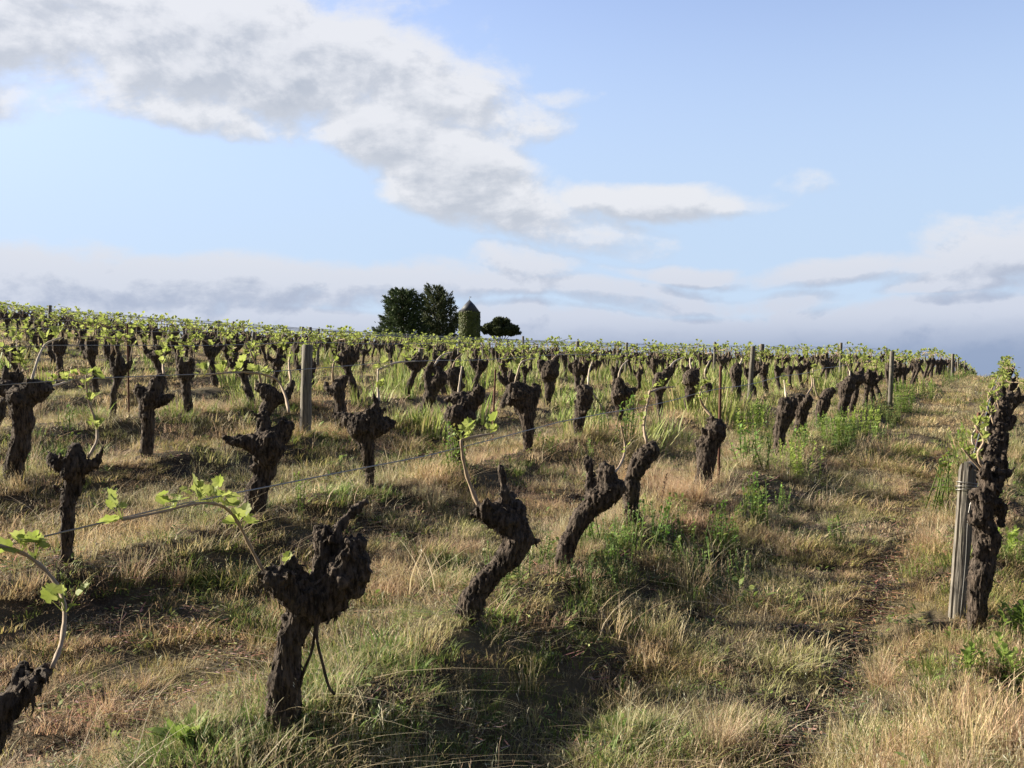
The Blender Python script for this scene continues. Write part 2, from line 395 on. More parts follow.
def clump(n, rad, h0, h1, wd, lean, pal, fuzz=0, seed=0, seg=3):
    rd = random.Random(seed); mb = MB()
    for i in range(n):
        a = rd.uniform(0, 6.283); r = rad*math.sqrt(rd.random()); c = rd.choice(pal); s = rd.uniform(.8, 1.2); c = tuple(v*s for v in c)
        h = rd.uniform(h0, h1); az_ = a+rd.gauss(0, .9)
        tip = blade(mb, r*math.cos(a), r*math.sin(a), h, wd*rd.uniform(.6, 1.3), az_, abs(rd.gauss(lean, lean*.5)), c, rd.uniform(.2, 1), seg)
        if rd.random() < fuzz:          # seed head
            c2 = tuple(min(.6, v*1.25+.03) for v in c)
            for k in range(4):
                q = rd.uniform(0, 6.28); d = wd*rd.uniform(1.2, 2.6); t = np.array(tip)+(0, 0, -.009*k); hx = rd.uniform(.006, .014)
                mb.add([t, t+(math.cos(q)*d-math.sin(q)*wd*.4, math.sin(q)*d+math.cos(q)*wd*.4, hx), t+(math.cos(q)*d*1.3, math.sin(q)*d*1.3, hx+.005)], [(0, 1, 2)], c2)
    return mb
def lean_leaf(mb, p, d, up, L, wd, col, mi=0, droop=.3, n=4):
    """a lanceolate leaf from p in direction d"""
    p = np.asarray(p, float); d = np.asarray(d, float); d /= np.linalg.norm(d)+1e-9; s = np.cross(d, up); s /= np.linalg.norm(s)+1e-9; u = np.cross(s, d)
    prof = [.12, .8, 1, .62, 0]; V = []
    for i in range(n+1):
        t = i/n; q = p+d*L*t-np.array([0, 0, 1])*droop*L*t*t; ww = wd*.5*prof[i]
        if i == n: V.append(q)
        else: V += [q-s*ww, q+s*ww+u*wd*.06]
    Fc = [(2*i, 2*i+1, 2*i+3, 2*i+2) for i in range(n-1)]+[(2*n-2, 2*n-1, 2*n)]
    mb.add(V, Fc, col, mi)
def forb(seed, n=14, L=.07, wd=.03, rise=.5, pal=GREEN, rad=.05):
    rd = random.Random(seed); mb = MB()
    for i in range(n):
        a = rd.uniform(0, 6.283); r = rd.uniform(0, rad); c = rd.choice(pal)
        e = rd.uniform(.15, rise+.5)
        lean_leaf(mb, (r*math.cos(a), r*math.sin(a), rd.uniform(0, .05)), (math.cos(a)*math.cos(e), math.sin(a)*math.cos(e), math.sin(e)), (0, 0, 1), L*rd.uniform(.6, 1.3), wd*rd.uniform(.7, 1.2), c)
    return mb
def litter(seed):
    rd = random.Random(seed); mb = MB()
    for i in range(60):
        a = rd.uniform(0, 6.283); r = .15*math.sqrt(rd.random()); L = rd.choice([.006, .01, .018, .04]); w_ = rd.uniform(.0015, .005); q = rd.uniform(0, 6.28); p = np.array([r*math.cos(a), r*math.sin(a), rd.uniform(.006, .022)])
        d = np.array([math.cos(q), math.sin(q), rd.uniform(-.2, .3)])*L; e = np.array([-math.sin(q), math.cos(q), rd.uniform(-.5, .5)])*w_
        mb.add([p-d-e, p+d-e*.6, p+d+e*.6, p-d+e], [(0, 1, 2, 3)], tuple(v*rd.uniform(.6, 1.2) for v in rd.choice([(.13, .12, .075), (.19, .175, .11), (.09, .08, .05)]+TAN[:2])))
    for i in range(5):
        a = rd.uniform(0, 6.283); r = rd.uniform(0, .14); q = rd.uniform(.004, .014); V, Fc = blob((r*math.cos(a), r*math.sin(a), .006), (q, q*.8, q*.7), 1); mb.add(V*1.0, Fc, rd.choice([(.10, .075, .05), (.16, .12, .085), (.26, .22, .17)]))
    return mb
def weed_mb(h, n_st, seed, leafL=.07, leafW=.013, mi=0, dens=34, spread=.04, base=(.20, .31, .06)):
    """upright leafy weed: stems clothed in narrow leaves"""
    rd = random.Random(seed); mb = MB()
    for s in range(n_st):
        a = rd.uniform(0, 6.28); b = np.array([math.cos(a), math.sin(a), 0])*rd.uniform(0, spread); hh = h*rd.uniform(.6, 1); tilt = np.array([rd.gauss(0, .12), rd.gauss(0, .12), 1])
        P = [b+tilt*hh*t+np.array([0, 0, 0]) for t in (0, .5, 1)]
        V, Fc = tube(P, [.004, .003, .0015], 5); mb.add(V, Fc, (.15, .22, .06), mi)
        for k in range(int(dens*hh/h)):
            t = (k+1)/int(dens*hh/h+.001) if dens*hh/h >= 1 else 1; q = b+tilt*hh*t; az_ = k*2.4+rd.uniform(-.3, .3); e = .35+.7*t+rd.uniform(-.15, .15)
            c = tuple(v*rd.uniform(.8, 1.25) for v in base)
            lean_leaf(mb, q, (math.cos(az_)*math.cos(e), math.sin(az_)*math.cos(e), math.sin(e)), (0, 0, 1), leafL*(1-.45*t)*rd.uniform(.8, 1.2), leafW, c, mi, .35)
    return mb
protos = [clump(70, .12, .02, .085, .0036, .95, TAN+BROWN[2:], .25, 1), clump(70, .12, .02, .09, .0032, 1.0, PINK+TAN[:2], .45, 2),
          clump(64, .10, .02, .085, .0042, .8, GREEN+OLIVE[:1], .0, 3), clump(70, .12, .015, .08, .0040, 1.0, OLIVE+TAN[:2], .10, 4),
          clump(50, .12, .01, .05, .0045, 1.3, BROWN+TAN[2:3], .0, 5), forb(6, 12, .045, .02), forb(7, 16, .035, .014, .3, GREEN+OLIVE),
          clump(90, .05, .08, .19, .0022, .55, PINK+TAN, .9, 8), clump(50, .07, .06, .16, .0030, .5, TAN+OLIVE[:1], .6, 9),
          # coarser clumps for farther away
          clump(46, .20, .03, .13, .010, .8, TAN, .3, 11, 2), clump(46, .20, .03, .14, .009, .8, PINK+TAN[:1], .5, 12, 2),
          clump(46, .20, .03, .13, .011, .7, GREEN+OLIVE[:2], 0, 13, 2), clump(46, .20, .03, .12, .011, .8, OLIVE+TAN[:2], .1, 14, 2),
          clump(34, .20, .16, .42, .020, .3, [(.20, .28, .07), (.27, .34, .10), (.17, .23, .06), (.32, .33, .14), (.36, .33, .18)], 0, 15, 3),
          clump(9, .12, .12, .26, .0032, 1.5, [(.52, .46, .33), (.44, .36, .24), (.30, .22, .14)], .3, 16, 4), litter(17), weed_mb(.24, 9, 18, .055, .014, dens=16, spread=.13, base=(.13, .17, .06)), weed_mb(.30, 9, 19, .06, .014, dens=16, spread=.12, base=(.18, .26, .06))]
def grass_points():
    P = []; K = []; S = []
    def region(y0, y1, dens, kindsel, sc):
        xm0 = -.56; xm1 = .56
        area = (xm1-xm0)*(y1**2-y0**2)/2+1.2*(y1-y0); n = int(area*dens)
        y = np.sqrt(RNG.uniform(y0**2, y1**2, n)); x = RNG.uniform(xm0, xm1, n)*y+RNG.uniform(-.5, .5, n)
        c = ROWDX*y-x; ph = (c-C0)/CR; d = np.abs(ph-np.round(ph))*CR*.9; row = np.round(ph)
        gn = n2(x, y, .9, 21); dn = n2(x, y, 1.7, 22); pk = n2(x, y, .5, 23); fn = n2(x, y, 2.8, 24)
        rut = np.exp(-((c-.82-.03*np.sin(y*.8))/.17)**2)
        bare = n2(x, y, 4.5, 31, 2)
        keep = RNG.random(n) > (.72*rut+.18*(dn < -.25)+.25*(bare < -.25))
        k = kindsel(n, gn, dn, pk, fn, d, c, y)
        # low, sparse growth where the ruts are
        sz = sc*.95*(.55+.9*RNG.random(n)**1.8)*(1-.45*rut)*(1+.6*n2(x, y, 1.3, 33, 2))
        if y0 < 14: k = np.where(keep, k, 15); sz = np.where(keep, sz, 1.0); keep[:] = True
        return x[keep], y[keep], k[keep], sz[keep]
    def near_sel(n, gn, dn, pk, fn, d, c, y):
        r = RNG.random(n); k = np.zeros(n, int)
        alley = (c < 2.3)
        grn = gn+.25*alley+.15*(d < .4)-.08
        k[:] = 3
        k = np.where(r < .34, 0, k); k = np.where((r > .34) & (r < .34+.38*np.clip(.65+1.6*pk-.45*alley, .05, 1)), 1, k)
        k = np.where((RNG.random(n) < np.clip(.08+1.1*grn, .02, .6)), 2, k)
        k = np.where(RNG.random(n) < np.clip(.20-.9*dn, .08, .6), 4, k)
        k = np.where((RNG.random(n) < np.clip(.07+.7*fn, 0, .4)), 5, k)
        k = np.where((RNG.random(n) < np.clip(.10+.35*fn, 0, .3)), 6, k)
        k = np.where((RNG.random(n) < np.clip(.7*pk*(d < 1.0)-.06, 0.01, .13)), 7, k)
        k = np.where((RNG.random(n) < np.clip(.03+.25*dn+.06*(c < .7), 0.01, .10)), 8, k)
        k = np.where(RNG.random(n) < .08, 14, k)
        edge = np.exp(-((c-2.25)/.42)**2)*(y > 5.2)
        k = np.where(RNG.random(n) < edge*np.clip(.06+.3*gn, .0, .2), 16, k)
        k = np.where(RNG.random(n) < (edge+.25*(d < .5)*(y > 6))*np.clip(.02+.25*fn, .0, .10), 17, k)
        return k
    def far_sel(n, gn, dn, pk, fn, d, c, y):
        x_ = ROWDX*y-c
        r = RNG.random(n); k = np.full(n, 9)
        k = np.where(r < np.clip(.38+.8*pk, .15, .8)*(c > 2.6)+.12*(c <= 2.6), 10, k)
        k = np.where(RNG.random(n) < np.clip(.20+.9*gn+.12*(c < 2.6), .05, .7), 12, k)
        k = np.where(RNG.random(n) < np.clip(.10+1.0*gn, .03, .5), 11, k)
        edge = np.exp(-((c-2.2)/.40)**2)
        k = np.where(RNG.random(n) < edge*np.clip(.28+1.2*gn, .08, .6), 16, k)
        k = np.where(RNG.random(n) < edge*np.clip(.12+1.0*fn, .0, .4), 17, k)
        tall = (c > 4.2) & (y > 12.5) & (d < .75)
        k = np.where(tall & (RNG.random(n) < np.clip(.22+1.5*gn, .0, .6)*np.clip((x_/y+.32)/.3, .08, 1)), 13, k)
        return k
    for (y0, y1, dens, sel, sc) in ((1.6, 4.5, 260, near_sel, 1.0), (4.5, 9, 150, near_sel, 1.08), (9, 15, 70, near_sel, 1.3),
                                    (12, 22, 20, far_sel, 1.0), (22, 40, 10, far_sel, 1.2), (40, 78, 4.5, far_sel, 1.6)):
        x, y, k, s = region(y0, y1, dens, sel, sc)
        P.append(np.stack([x, y, ground(x, y)-.006], 1)); K.append(k); S.append(s)
    P = np.concatenate(P); K = np.concatenate(K); S = np.concatenate(S); n = len(P)
    rot = np.stack([RNG.normal(0, .10, n), RNG.normal(0, .10, n), RNG.uniform(0, 6.283, n)], 1)
    scl = np.stack([S, S, S*RNG.uniform(.7, 1.25, n)], 1)
    return P, K, rot, scl
gp = grass_points(); print('grass clumps', len(gp[0]))
scatter('grass', protos, [M_GRASS], gp[0], gp[1], gp[2], gp[3], 'dry tan and green grass with small weeds covering the vineyard ground', 'grass')

# ------------------------------------------------------------------ vines
def remesh(V, Fc, vox, name):
    me = mesh_from(name, V, Fc, M_BARK); o = link(name, me)
    md = o.modifiers.new('r', 'REMESH'); md.mode = 'VOXEL'; md.voxel_size = vox; md.use_smooth_shade = True
    dg = bpy.context.evaluated_depsgraph_get(); m2 = bpy.data.meshes.new_from_object(o.evaluated_get(dg))
    bpy.data.objects.remove(o); bpy.data.meshes.remove(me); return m2
def bark_mesh(branches, seed, vox=.011, knobs=14, amp=1.0):
    """branches: polylines of (x,y,z,r) in metres from the base. A gnarled closed trunk surface."""
    rd = random.Random(seed); V = []; Fc = []; n = 0
    def put(v, f):
        nonlocal n
        V.append(v); Fc.extend([tuple(i+n for i in q) for q in f]); n += len(v)
    zmax = max(b[2] for br in branches for b in br)
    for bi, br in enumerate(branches):
        P = catmull([np.array(b) for b in br], 6); P[:, 3] = np.maximum(P[:, 3], .004)
        P[:, :2] += np.stack([vnoise(np.c_[P[:, 2]*7+seed, P[:, 3]*0+bi, P[:, 3]*0], 3), vnoise(np.c_[P[:, 2]*7+seed, P[:, 3]*0+bi, P[:, 3]*0+9], 4)], 1)*P[:, 3:4]*.22
        rad = P[:, 3]*(1+.16*vnoise(np.c_[np.arange(len(P))*.55, np.full(len(P), seed*1.7), np.full(len(P), bi*2.3)], 5))
        if vox > .03: P = P[::3] if len(P) > 8 else P; rad = rad[::3] if len(rad) > 8 else rad
        v, f = tube(P[:, :3], rad, 9); put(v, f)
        for t in range(0, len(P), 1):
            r = rad[t]
            if r > .03 and P[t, 2] > zmax*.42 and rd.random() < knobs/30.0:      # burrs and old pruning wounds on the head
                a = rd.uniform(0, 6.28); e = rd.uniform(-.6, 1.1); dd = np.array([math.cos(a)*math.cos(e), math.sin(a)*math.cos(e), math.sin(e)])
                c = P[t, :3]+dd*r*.85; rr = r*rd.uniform(.28, .55)
                v, f = blob(c, (rr*rd.uniform(.8, 1.3), rr*rd.uniform(.8, 1.3), rr*rd.uniform(.7, 1.2)), 1); put(v, f)
                if rd.random() < .22:
                    L = rd.uniform(.015, .05)*amp; v, f = tube([c, c+dd*(rr*.5+L*.5)+np.array([0, 0, L*.2]), c+dd*(rr*.5+L)+np.array([0, 0, L*.6])], [rr*.7, rr*.45+.002, rr*.3+.002], 6); put(v, f)
    m = remesh(np.concatenate(V), Fc, vox, 'trunk')
    k = len(m.vertices); co = np.empty(k*3); m.vertices.foreach_get('co', co); co = co.reshape(-1, 3)
    no = np.empty(k*3); m.vertices.foreach_get('normal', no); no = no.reshape(-1, 3)
    s = seed*5.1
    big = fbm(co*11+s, 3, 1)
    ang = np.arctan2(co[:, 1]-np.interp(co[:, 2], [0, zmax], [0, branches[0][-1][1]]), co[:, 0]-np.interp(co[:, 2], [0, zmax], [0, branches[0][-1][0]]))
    st = fbm(np.c_[co[:, 0]*75, co[:, 1]*75, co[:, 2]*13]+s, 3, 2); fine = fbm(co*60+s, 2, 7)
    head = sstep(.35, .6, co[:, 2]/zmax)
    if vox > .03: st *= 0; fine *= 0
    disp = -.003+big*.014*amp+(1-head)*(-np.abs(st)*.028+.005)+head*(-np.abs(fine)*.015+.003+st*.020)
    disp *= (1 if vox < .02 else .8)
    co = co+no*disp[:, None]
    m.vertices.foreach_set('co', co.ravel()); m.update()
    if vox < .03:           # loose strips of bark
        rg = np.random.default_rng(seed); nf = int(420 if vox < .0125 else 150); ids = rg.choice(k, nf)
        base = co[ids]; nn = no[ids]; dn = np.array([0, 0, -1.])+rg.normal(0, .35, (nf, 3)); dn -= nn*(dn*nn).sum(1)[:, None]; dn /= np.linalg.norm(dn, axis=1)[:, None]+1e-9
        sd_ = np.cross(nn, dn); L = rg.uniform(.012, .045, nf)[:, None]; wd = rg.uniform(.002, .007, nf)[:, None]; lift = rg.uniform(.2, .9, nf)[:, None]
        a = base-nn*.002-sd_*wd; b = base-nn*.002+sd_*wd; c = base+dn*L*.6+nn*L*lift*.35+sd_*wd*.8; d = base+dn*L*.6+nn*L*lift*.35-sd_*wd*.8; e = base+dn*L+nn*L*lift*.45
        fv = np.stack([a, b, c, d, e], 1).reshape(-1, 3); pv = [tuple(p.vertices) for p in m.polygons]
        fa = [q for j in range(nf) for q in ((k+5*j, k+5*j+1, k+5*j+2, k+5*j+3), (k+5*j+3, k+5*j+2, k+5*j+4))]
        bpy.data.meshes.remove(m); m = mesh_from('trunk', np.concatenate([co, fv]), pv+fa, M_BARK)
    m.materials.clear(); m.materials.append(M_BARK)
    m.polygons.foreach_set('use_smooth', np.full(len(m.polygons), True))
    return m
def vine_leaf(mb, p, d, size, rd, col=(1, 1, 1), simple=False):
    """one young lobed vine leaf, slightly cupped"""
    p = np.asarray(p, float); d = np.asarray(d, float); d /= np.linalg.norm(d)+1e-9
    s = np.cross(d, (0, 0, 1)) if abs(d[2]) < .95 else np.array([1., 0, 0]); s /= np.linalg.norm(s); u = np.cross(s, d)
    tl = rd.uniform(-.7, .7); s2 = s*math.cos(tl)+u*math.sin(tl); u2 = -s*math.sin(tl)+u*math.cos(tl)
    if simple: out = [(0, 0), (.45, .15), (.5, .6), (0, 1), (-.5, .6), (-.45, .15)]
    else: out = [(0, .12), (.22, -.08), (.46, .04), (.42, .26), (.60, .48), (.38, .62), (.30, .84), (.10, .86), (0, 1.05), (-.10, .86), (-.30, .84), (-.38, .62), (-.60, .48), (-.42, .26), (-.46, .04), (-.22, -.08)]
    cup = rd.uniform(.2, .8)
    V = [p+d*size*.42+u2*0]
    for (a, b) in out:
        V.append(p+s2*a*size+d*b*size+u2*size*cup*(abs(a)**1.5*1.2+max(0, b-.5)*.5*rd.uniform(.6, 1.2)))
    k = len(out); mb.add(V, [(0, 1+i, 1+(i+1) % k) for i in range(k)], col)
def shoot(mb, p, rd, n=5, size=.045, up=.8, simple=False):
    for i in range(n):
        a = rd.uniform(0, 6.28); e = rd.uniform(-.2, 1.35)*up; d = np.array([math.cos(a)*math.cos(e), math.sin(a)*math.cos(e), math.sin(e)])
        q = np.asarray(p)+d*rd.uniform(.0, .9)*size+np.array([0, 0, rd.uniform(0, size*.9)])
        if not simple:
            p0 = np.asarray(p, float); mb.add([p0-(.0016, 0, 0), p0+(.0016, 0, 0), q+d*.004+(.001, 0, 0), q+d*.004-(.001, 0, 0)], [(0, 1, 2, 3)])
        vine_leaf(mb, q, d+np.array([0, 0, rd.uniform(-.5, .7)]), size*rd.uniform(.4, 1.25), rd, simple=simple)
def cane_parts(root, canes, rd, mat, leaf=.045, simple=False, nper=5, sub=4, split=False):
    """canes: list of dict(P=[xyz], r=radius, leaf=[fractions])"""
    for cn in canes:
        P = catmull(cn['P'], sub); nP = len(P); rad = np.linspace(cn['r'], cn['r']*.6, nP)
        for j in range(2, nP-1, 3 if not simple else 99): rad[j] *= 1.35          # nodes
        mb = MB(); V, Fc = tube(P, rad, 6 if not simple else 4); mb.add(V, Fc)
        co = link('cane', mb.mesh('cane', [mat]), root)
        if cn.get('leaf'):
            lb = MB()
            for t in cn['leaf']:
                q = P[min(nP-1, int(round(t*(nP-1))))]; shoot(lb, q, rd, nper, leaf, simple=simple)
                if split: link('leaf_shoot', lb.mesh('leaf_shoot', [cn.get('lm', M_LEAF)], smooth=False), co); lb = MB()
            if not split: link('leaf_shoots', lb.mesh('leaf_shoots', [cn.get('lm', M_LEAF)], smooth=False), co)

GROUP_R = {1: 'old grape vines of the first row left of the grass path', 2: 'old grape vines of the second row left of the grass path', 3: 'old grape vines of the third row left of the grass path'}
def rowplane(i, px, py):
    if i == 0: Y = .187*F/max(1e-3, (1012-px)); Y = 5.6
    else: Y = row_c(i)*F/(VPX-px)
    return np.array([(px-512)/F*Y, Y, EYE+(384-py)/F*Y])
def hero(row, base, Y, branches, canes, label, seed, vox=.011, knobs=14, leaf=.045, group=None, extra_leaf=(), depth_lean=0.0, cat='grape vine', nper=5):
    bx, by = base; X = (bx-512)/F*Y; k = Y/F
    z0 = gz(X, Y); by0 = by; by = 384+(EYE-z0)/Y*F
    root = empty('grape_vine', (X, Y, z0), label, cat, group or GROUP_R.get(row, 'old grape vines of the row right of the grass path'))
    rd = random.Random(seed)
    B = []
    for bi, br in enumerate(branches):
        q = []
        off0 = 0 if bi == 0 else rd.uniform(-.03, .05)
        for j, (px, py, w_) in enumerate(br):
            z = (by-py)*k
            if bi == 0 and j == 0: z = min(z, 0)
            dy = depth_lean*z+(off0*j)
            q.append(((px-bx)*k, dy, z, w_*k*.45))
        if bi == 0: q = [(q[0][0], q[0][1], -.10, q[0][3]*1.1)]+q
        B.append(q)
    link('trunk', bark_mesh(B, seed, vox, knobs), root)
    cl = []
    for cn in canes:
        P = []
        for j, (px, py) in enumerate(cn['p']):
            loc = np.array([(px-bx)*k, 0, (by-py)*k])
            if j > 0 and row > 0 and cn.get('wire', True):
                w_ = rowplane(row, px, py); wl = np.array([w_[0]-X, w_[1]-Y, 0]); wl[2] = (by-py)*w_[1]/F+0*wl[2]
                wl[2] = w_[2]-z0
                t = min(1, j/max(1, len(cn['p'])-1)*1.5); loc = loc*(1-t)+wl*t
            P.append(loc)
        cl.append(dict(P=P, r=cn.get('r', 3.0)*k*.5, leaf=cn.get('leaf', [1.0]), lm=cn.get('lm', M_LEAF)))
    cane_parts(root, cl, rd, M_CANE2 if rd.random() < .6 else M_CANE, leaf, nper=nper, split=True)
    if extra_leaf:
        lb = MB()
        for (px, py) in extra_leaf: shoot(lb, ((px-bx)*k, -.05, (by-py)*k), rd, 2, leaf*.7)
        link('leaf_shoot', lb.mesh('leaf_shoot', [M_LEAF], smooth=False), root)
    return root

USED = {i: [] for i in range(0, 60)}
def H(row, base, branches, canes, label, seed, Y=None, **kw):
    Y = Y or row_c(row)*F/(VPX-base[0]); USED[row].append(Y)
    return hero(row, base, Y, branches, canes, label, seed, **kw)

# ---- first row left of the path (nearest), left to right in the photograph
vedge = H(1, (-48, 815), [[(-48, 815, 44), (-22, 752, 44), (5, 712, 38), (30, 690, 30), (48, 668, 18)], [(12, 705, 26), (16, 680, 24), (22, 668, 16)], [(-20, 745, 30), (-40, 700, 30), (-52, 670, 20)]],
  [dict(p=[(52, 668), (62, 640), (64, 605), (52, 578), (28, 556), (0, 546), (-30, 545)], r=5, leaf=[.30, .62, .72, .95])],
  'dark vine head cut off by the left edge, with one pale arching cane', 101, vox=.009, leaf=.048, knobs=13, nper=6)
v = H(1, (275, 738), [[(275, 738, 48), (281, 700, 40), (288, 655, 37), (300, 618, 34), (318, 598, 44), (338, 580, 46), (350, 556, 34), (350, 538, 20)],
   [(318, 606, 44), (296, 592, 42), (278, 580, 34), (266, 574, 20)], [(325, 590, 40), (321, 560, 30), (319, 528, 16)], [(345, 590, 40), (357, 570, 26), (362, 556, 14)],
   [(330, 545, 16), (340, 527, 9), (350, 514, 8), (361, 505, 8)], [(300, 612, 36), (324, 606, 40), (340, 598, 30)], [(300, 585, 30), (290, 565, 18), (284, 556, 10)]],
  [dict(p=[(266, 576), (252, 550), (238, 523), (224, 507), (200, 503), (165, 511), (122, 520)], r=3.4, leaf=[.28, .5, .58, .68, .8, 1.0])],
  'large gnarled foreground vine with bulky knotted head and a cut stub pointing right', 102, vox=.0075, knobs=13, leaf=.045, nper=7, extra_leaf=[(287, 562)], depth_lean=.05)
# hanging roots below its head
k_ = 3.67/F; mb = MB()
for (pts) in ([(318, 612), (314, 650), (306, 672), (299, 690)], [(322, 612), (318, 640), (324, 668), (330, 690), (336, 698)], [(326, 610), (330, 622), (328, 628)]):
    V, Fc = tube(catmull([((px-275)*k_, -.02, (732-py)*k_) for px, py in pts], 5), [.0055]*(5*(len(pts)-1)+1), 5); mb.add(V, Fc)
link('hanging_root', mb.mesh('hanging_root', [M_BARK]), v)
H(1, (462, 632), [[(462, 636, 34), (468, 610, 29), (483, 586, 28), (505, 560, 30), (518, 542, 33), (512, 528, 36), (500, 518, 32), (486, 514, 24), (475, 512, 16)],
   [(505, 522, 30), (508, 505, 24), (511, 496, 14)], [(506, 500, 12), (503, 484, 8), (501, 465, 6)], [(512, 530, 26), (518, 512, 18), (516, 500, 10)]],
  [dict(p=[(481, 512), (469, 482), (463, 458), (461, 440)], r=4, leaf=[.97]), dict(p=[(461, 440), (478, 436), (495, 433)], r=3, leaf=[.3, .9])],
  'vine leaning right then hooking back left, with one pale upright cane, in the centre foreground', 103, vox=.0085, knobs=14, leaf=.05)
H(1, (563, 566), [[(563, 568, 25), (569, 542, 23), (583, 516, 24), (599, 500, 26), (611, 488, 27), (605, 474, 20), (603, 462, 8)], [(590, 508, 15), (590, 485, 14), (588, 458, 9)]],
  [dict(p=[(610, 477), (620, 465), (625, 448), (621, 425)], r=3, leaf=[.6, 1.0])],
  'vine bent sharply to the right with a short stub standing on its back', 104, vox=.010, leaf=.045, nper=3)
H(1, (635, 520), [[(636, 522, 18), (630, 500, 22), (632, 478, 19), (641, 460, 22), (654, 450, 23), (659, 448, 12)]],
  [dict(p=[(647, 445), (644, 425), (648, 400), (650, 390)], r=3, leaf=[.35, .6, 1.0]), dict(p=[(650, 392), (662, 388), (675, 387)], r=2.4, leaf=[.5, 1.0])],
  'slim vine curving like a question mark, just right of the sharply bent one', 105, vox=.010, leaf=.045)
H(1, (701, 492), [[(701, 492, 18), (703, 470, 22), (710, 445, 24), (715, 428, 24), (717, 419, 14)]],
  [dict(p=[(712, 417), (704, 407), (700, 397), (702, 386)], r=2.5, leaf=[.6, .8, 1.0])],
  'stout straight vine standing against a rusty stake', 106, vox=.011, leaf=.05)
H(1, (777, 447), [[(777, 448, 14), (781, 428, 18), (787, 410, 21), (792, 403, 16), (796, 398, 8)], [(785, 410, 14), (783, 398, 10)]],
  [dict(p=[(786, 398), (785, 388), (784, 380)], r=2, leaf=[.5, 1.0])], 'left one of two short thick vines leaning right above bright weeds', 107, vox=.013)
H(1, (800, 436), [[(800, 438, 12), (801, 416, 15), (806, 402, 18), (808, 396, 9)], [(803, 404, 12), (798, 394, 7)]],
  [dict(p=[(806, 396), (812, 386), (811, 375)], r=2, leaf=[.9])], 'right one of two short thick vines leaning right above bright weeds', 108, vox=.013)
H(1, (819, 426), [[(819, 427, 9), (823, 405, 13), (829, 393, 12), (835, 389, 6)]],
  [dict(p=[(820, 400), (815, 388), (813, 369)], r=2, leaf=[.4, .7, 1.0])], 'vine with a tall pale leafy cane, third vine right of the rusty stake', 109, vox=.014)
H(1, (842, 416), [[(842, 417, 9), (845, 398, 15), (848, 386, 18), (852, 377, 8)], [(846, 390, 12), (840, 383, 6)]],
  [dict(p=[(848, 382), (850, 372), (846, 362)], r=2, leaf=[.9])], 'dark broad-topped vine, fourth vine right of the rusty stake', 110, vox=.014)
# ---- second row
H(2, (66, 565), [[(66, 566, 16), (68, 530, 16), (70, 495, 18), (74, 472, 24), (76, 458, 22), (76, 443, 10)], [(72, 474, 20), (58, 463, 17), (46, 456, 10)], [(76, 472, 20), (92, 465, 15), (101, 460, 9), (107, 444, 4)]],
  [dict(p=[(88, 458), (97, 440), (95, 420), (88, 398), (86, 375)], r=3, leaf=[.35, .68, .8, 1.0])],
  'T-shaped dark vine near the left edge with two short arms and a curved cane', 120, vox=.011, leaf=.055)
H(2, (254, 521), [[(254, 522, 24), (258, 492, 23), (266, 465, 28), (272, 444, 34), (284, 432, 24), (288, 420, 18)], [(270, 448, 30), (250, 442, 20), (236, 440, 13), (224, 437, 5)], [(268, 440, 24), (262, 424, 16), (264, 412, 12)], [(284, 436, 20), (278, 424, 14)]],
  [dict(p=[(289, 413), (285, 395), (277, 380), (262, 374)], r=3, leaf=[.9]), dict(p=[(262, 374), (238, 372), (205, 375)], r=2.6, leaf=[.1, .45, .75, .95])],
  'wide forked vine with a long spiky arm pointing left, left of the grey wooden post', 121, vox=.010, leaf=.055)
H(2, (371, 491), [[(371, 492, 12), (369, 465, 13), (367, 442, 20), (365, 428, 34), (374, 418, 26), (376, 405, 10), (372, 393, 3)], [(364, 430, 26), (350, 420, 18), (340, 415, 8), (333, 413, 3)], [(368, 430, 26), (382, 424, 20), (388, 418, 8)]],
  [dict(p=[(379, 406), (378, 390), (378, 370)], r=3, leaf=[.5, 1.0]), dict(p=[(378, 370), (395, 363), (415, 361)], r=2.4, leaf=[.2, .9])],
  'mushroom-headed vine on a thin trunk right of the grey wooden post', 122, vox=.011, leaf=.055)
H(2, (457, 468), [[(457, 470, 13), (458, 440, 18), (461, 418, 34), (459, 402, 26), (452, 398, 14)], [(464, 416, 28), (473, 402, 17), (480, 393, 13), (475, 388, 9)]],
  [dict(p=[(458, 398), (460, 380), (462, 366)], r=2.6, leaf=[1.0])], 'squat vine with a big round knotted head and a raised fist-like arm', 123, vox=.012)
H(2, (528, 447), [[(528, 448, 12), (529, 428, 14), (524, 410, 22), (520, 395, 27), (514, 383, 17)], [(526, 412, 18), (534, 396, 15), (537, 385, 9)]],
  [dict(p=[(515, 383), (518, 372), (522, 362), (535, 358)], r=2.2, leaf=[.4, .8, 1])], 'tall Y-shaped dark vine right of the thin brown stake', 124, vox=.012)
H(2, (579, 430), [[(579, 430, 9), (580, 412, 15), (585, 398, 18), (590, 386, 12)], [(583, 400, 14), (581, 386, 10)]],
  [dict(p=[(592, 392), (600, 404), (603, 412)], r=2, leaf=[.5, 1.0], wire=False), dict(p=[(588, 386), (589, 372), (592, 362)], r=2, leaf=[1])], 'bumpy column-like vine right of the tall Y-shaped one', 125, vox=.013)
H(2, (620, 423), [[(620, 424, 8), (620, 406, 13), (620, 390, 16), (618, 378, 7)], [(622, 396, 13), (630, 393, 12), (637, 388, 5)]],
  [dict(p=[(618, 380), (621, 368), (628, 360)], r=2, leaf=[1])], 'vine with a thick arm stretched out to the right, beyond the bumpy column-like vine', 126, vox=.013)
H(2, (659, 412), [[(659, 412, 7), (660, 396, 10), (657, 382, 16), (666, 375, 12), (671, 367, 6)]], [dict(p=[(668, 370), (674, 362), (684, 357)], r=2, leaf=[.6, 1])], 'crooked vine leaning right at its top, right of the vine with a thick arm', 127, vox=.015)
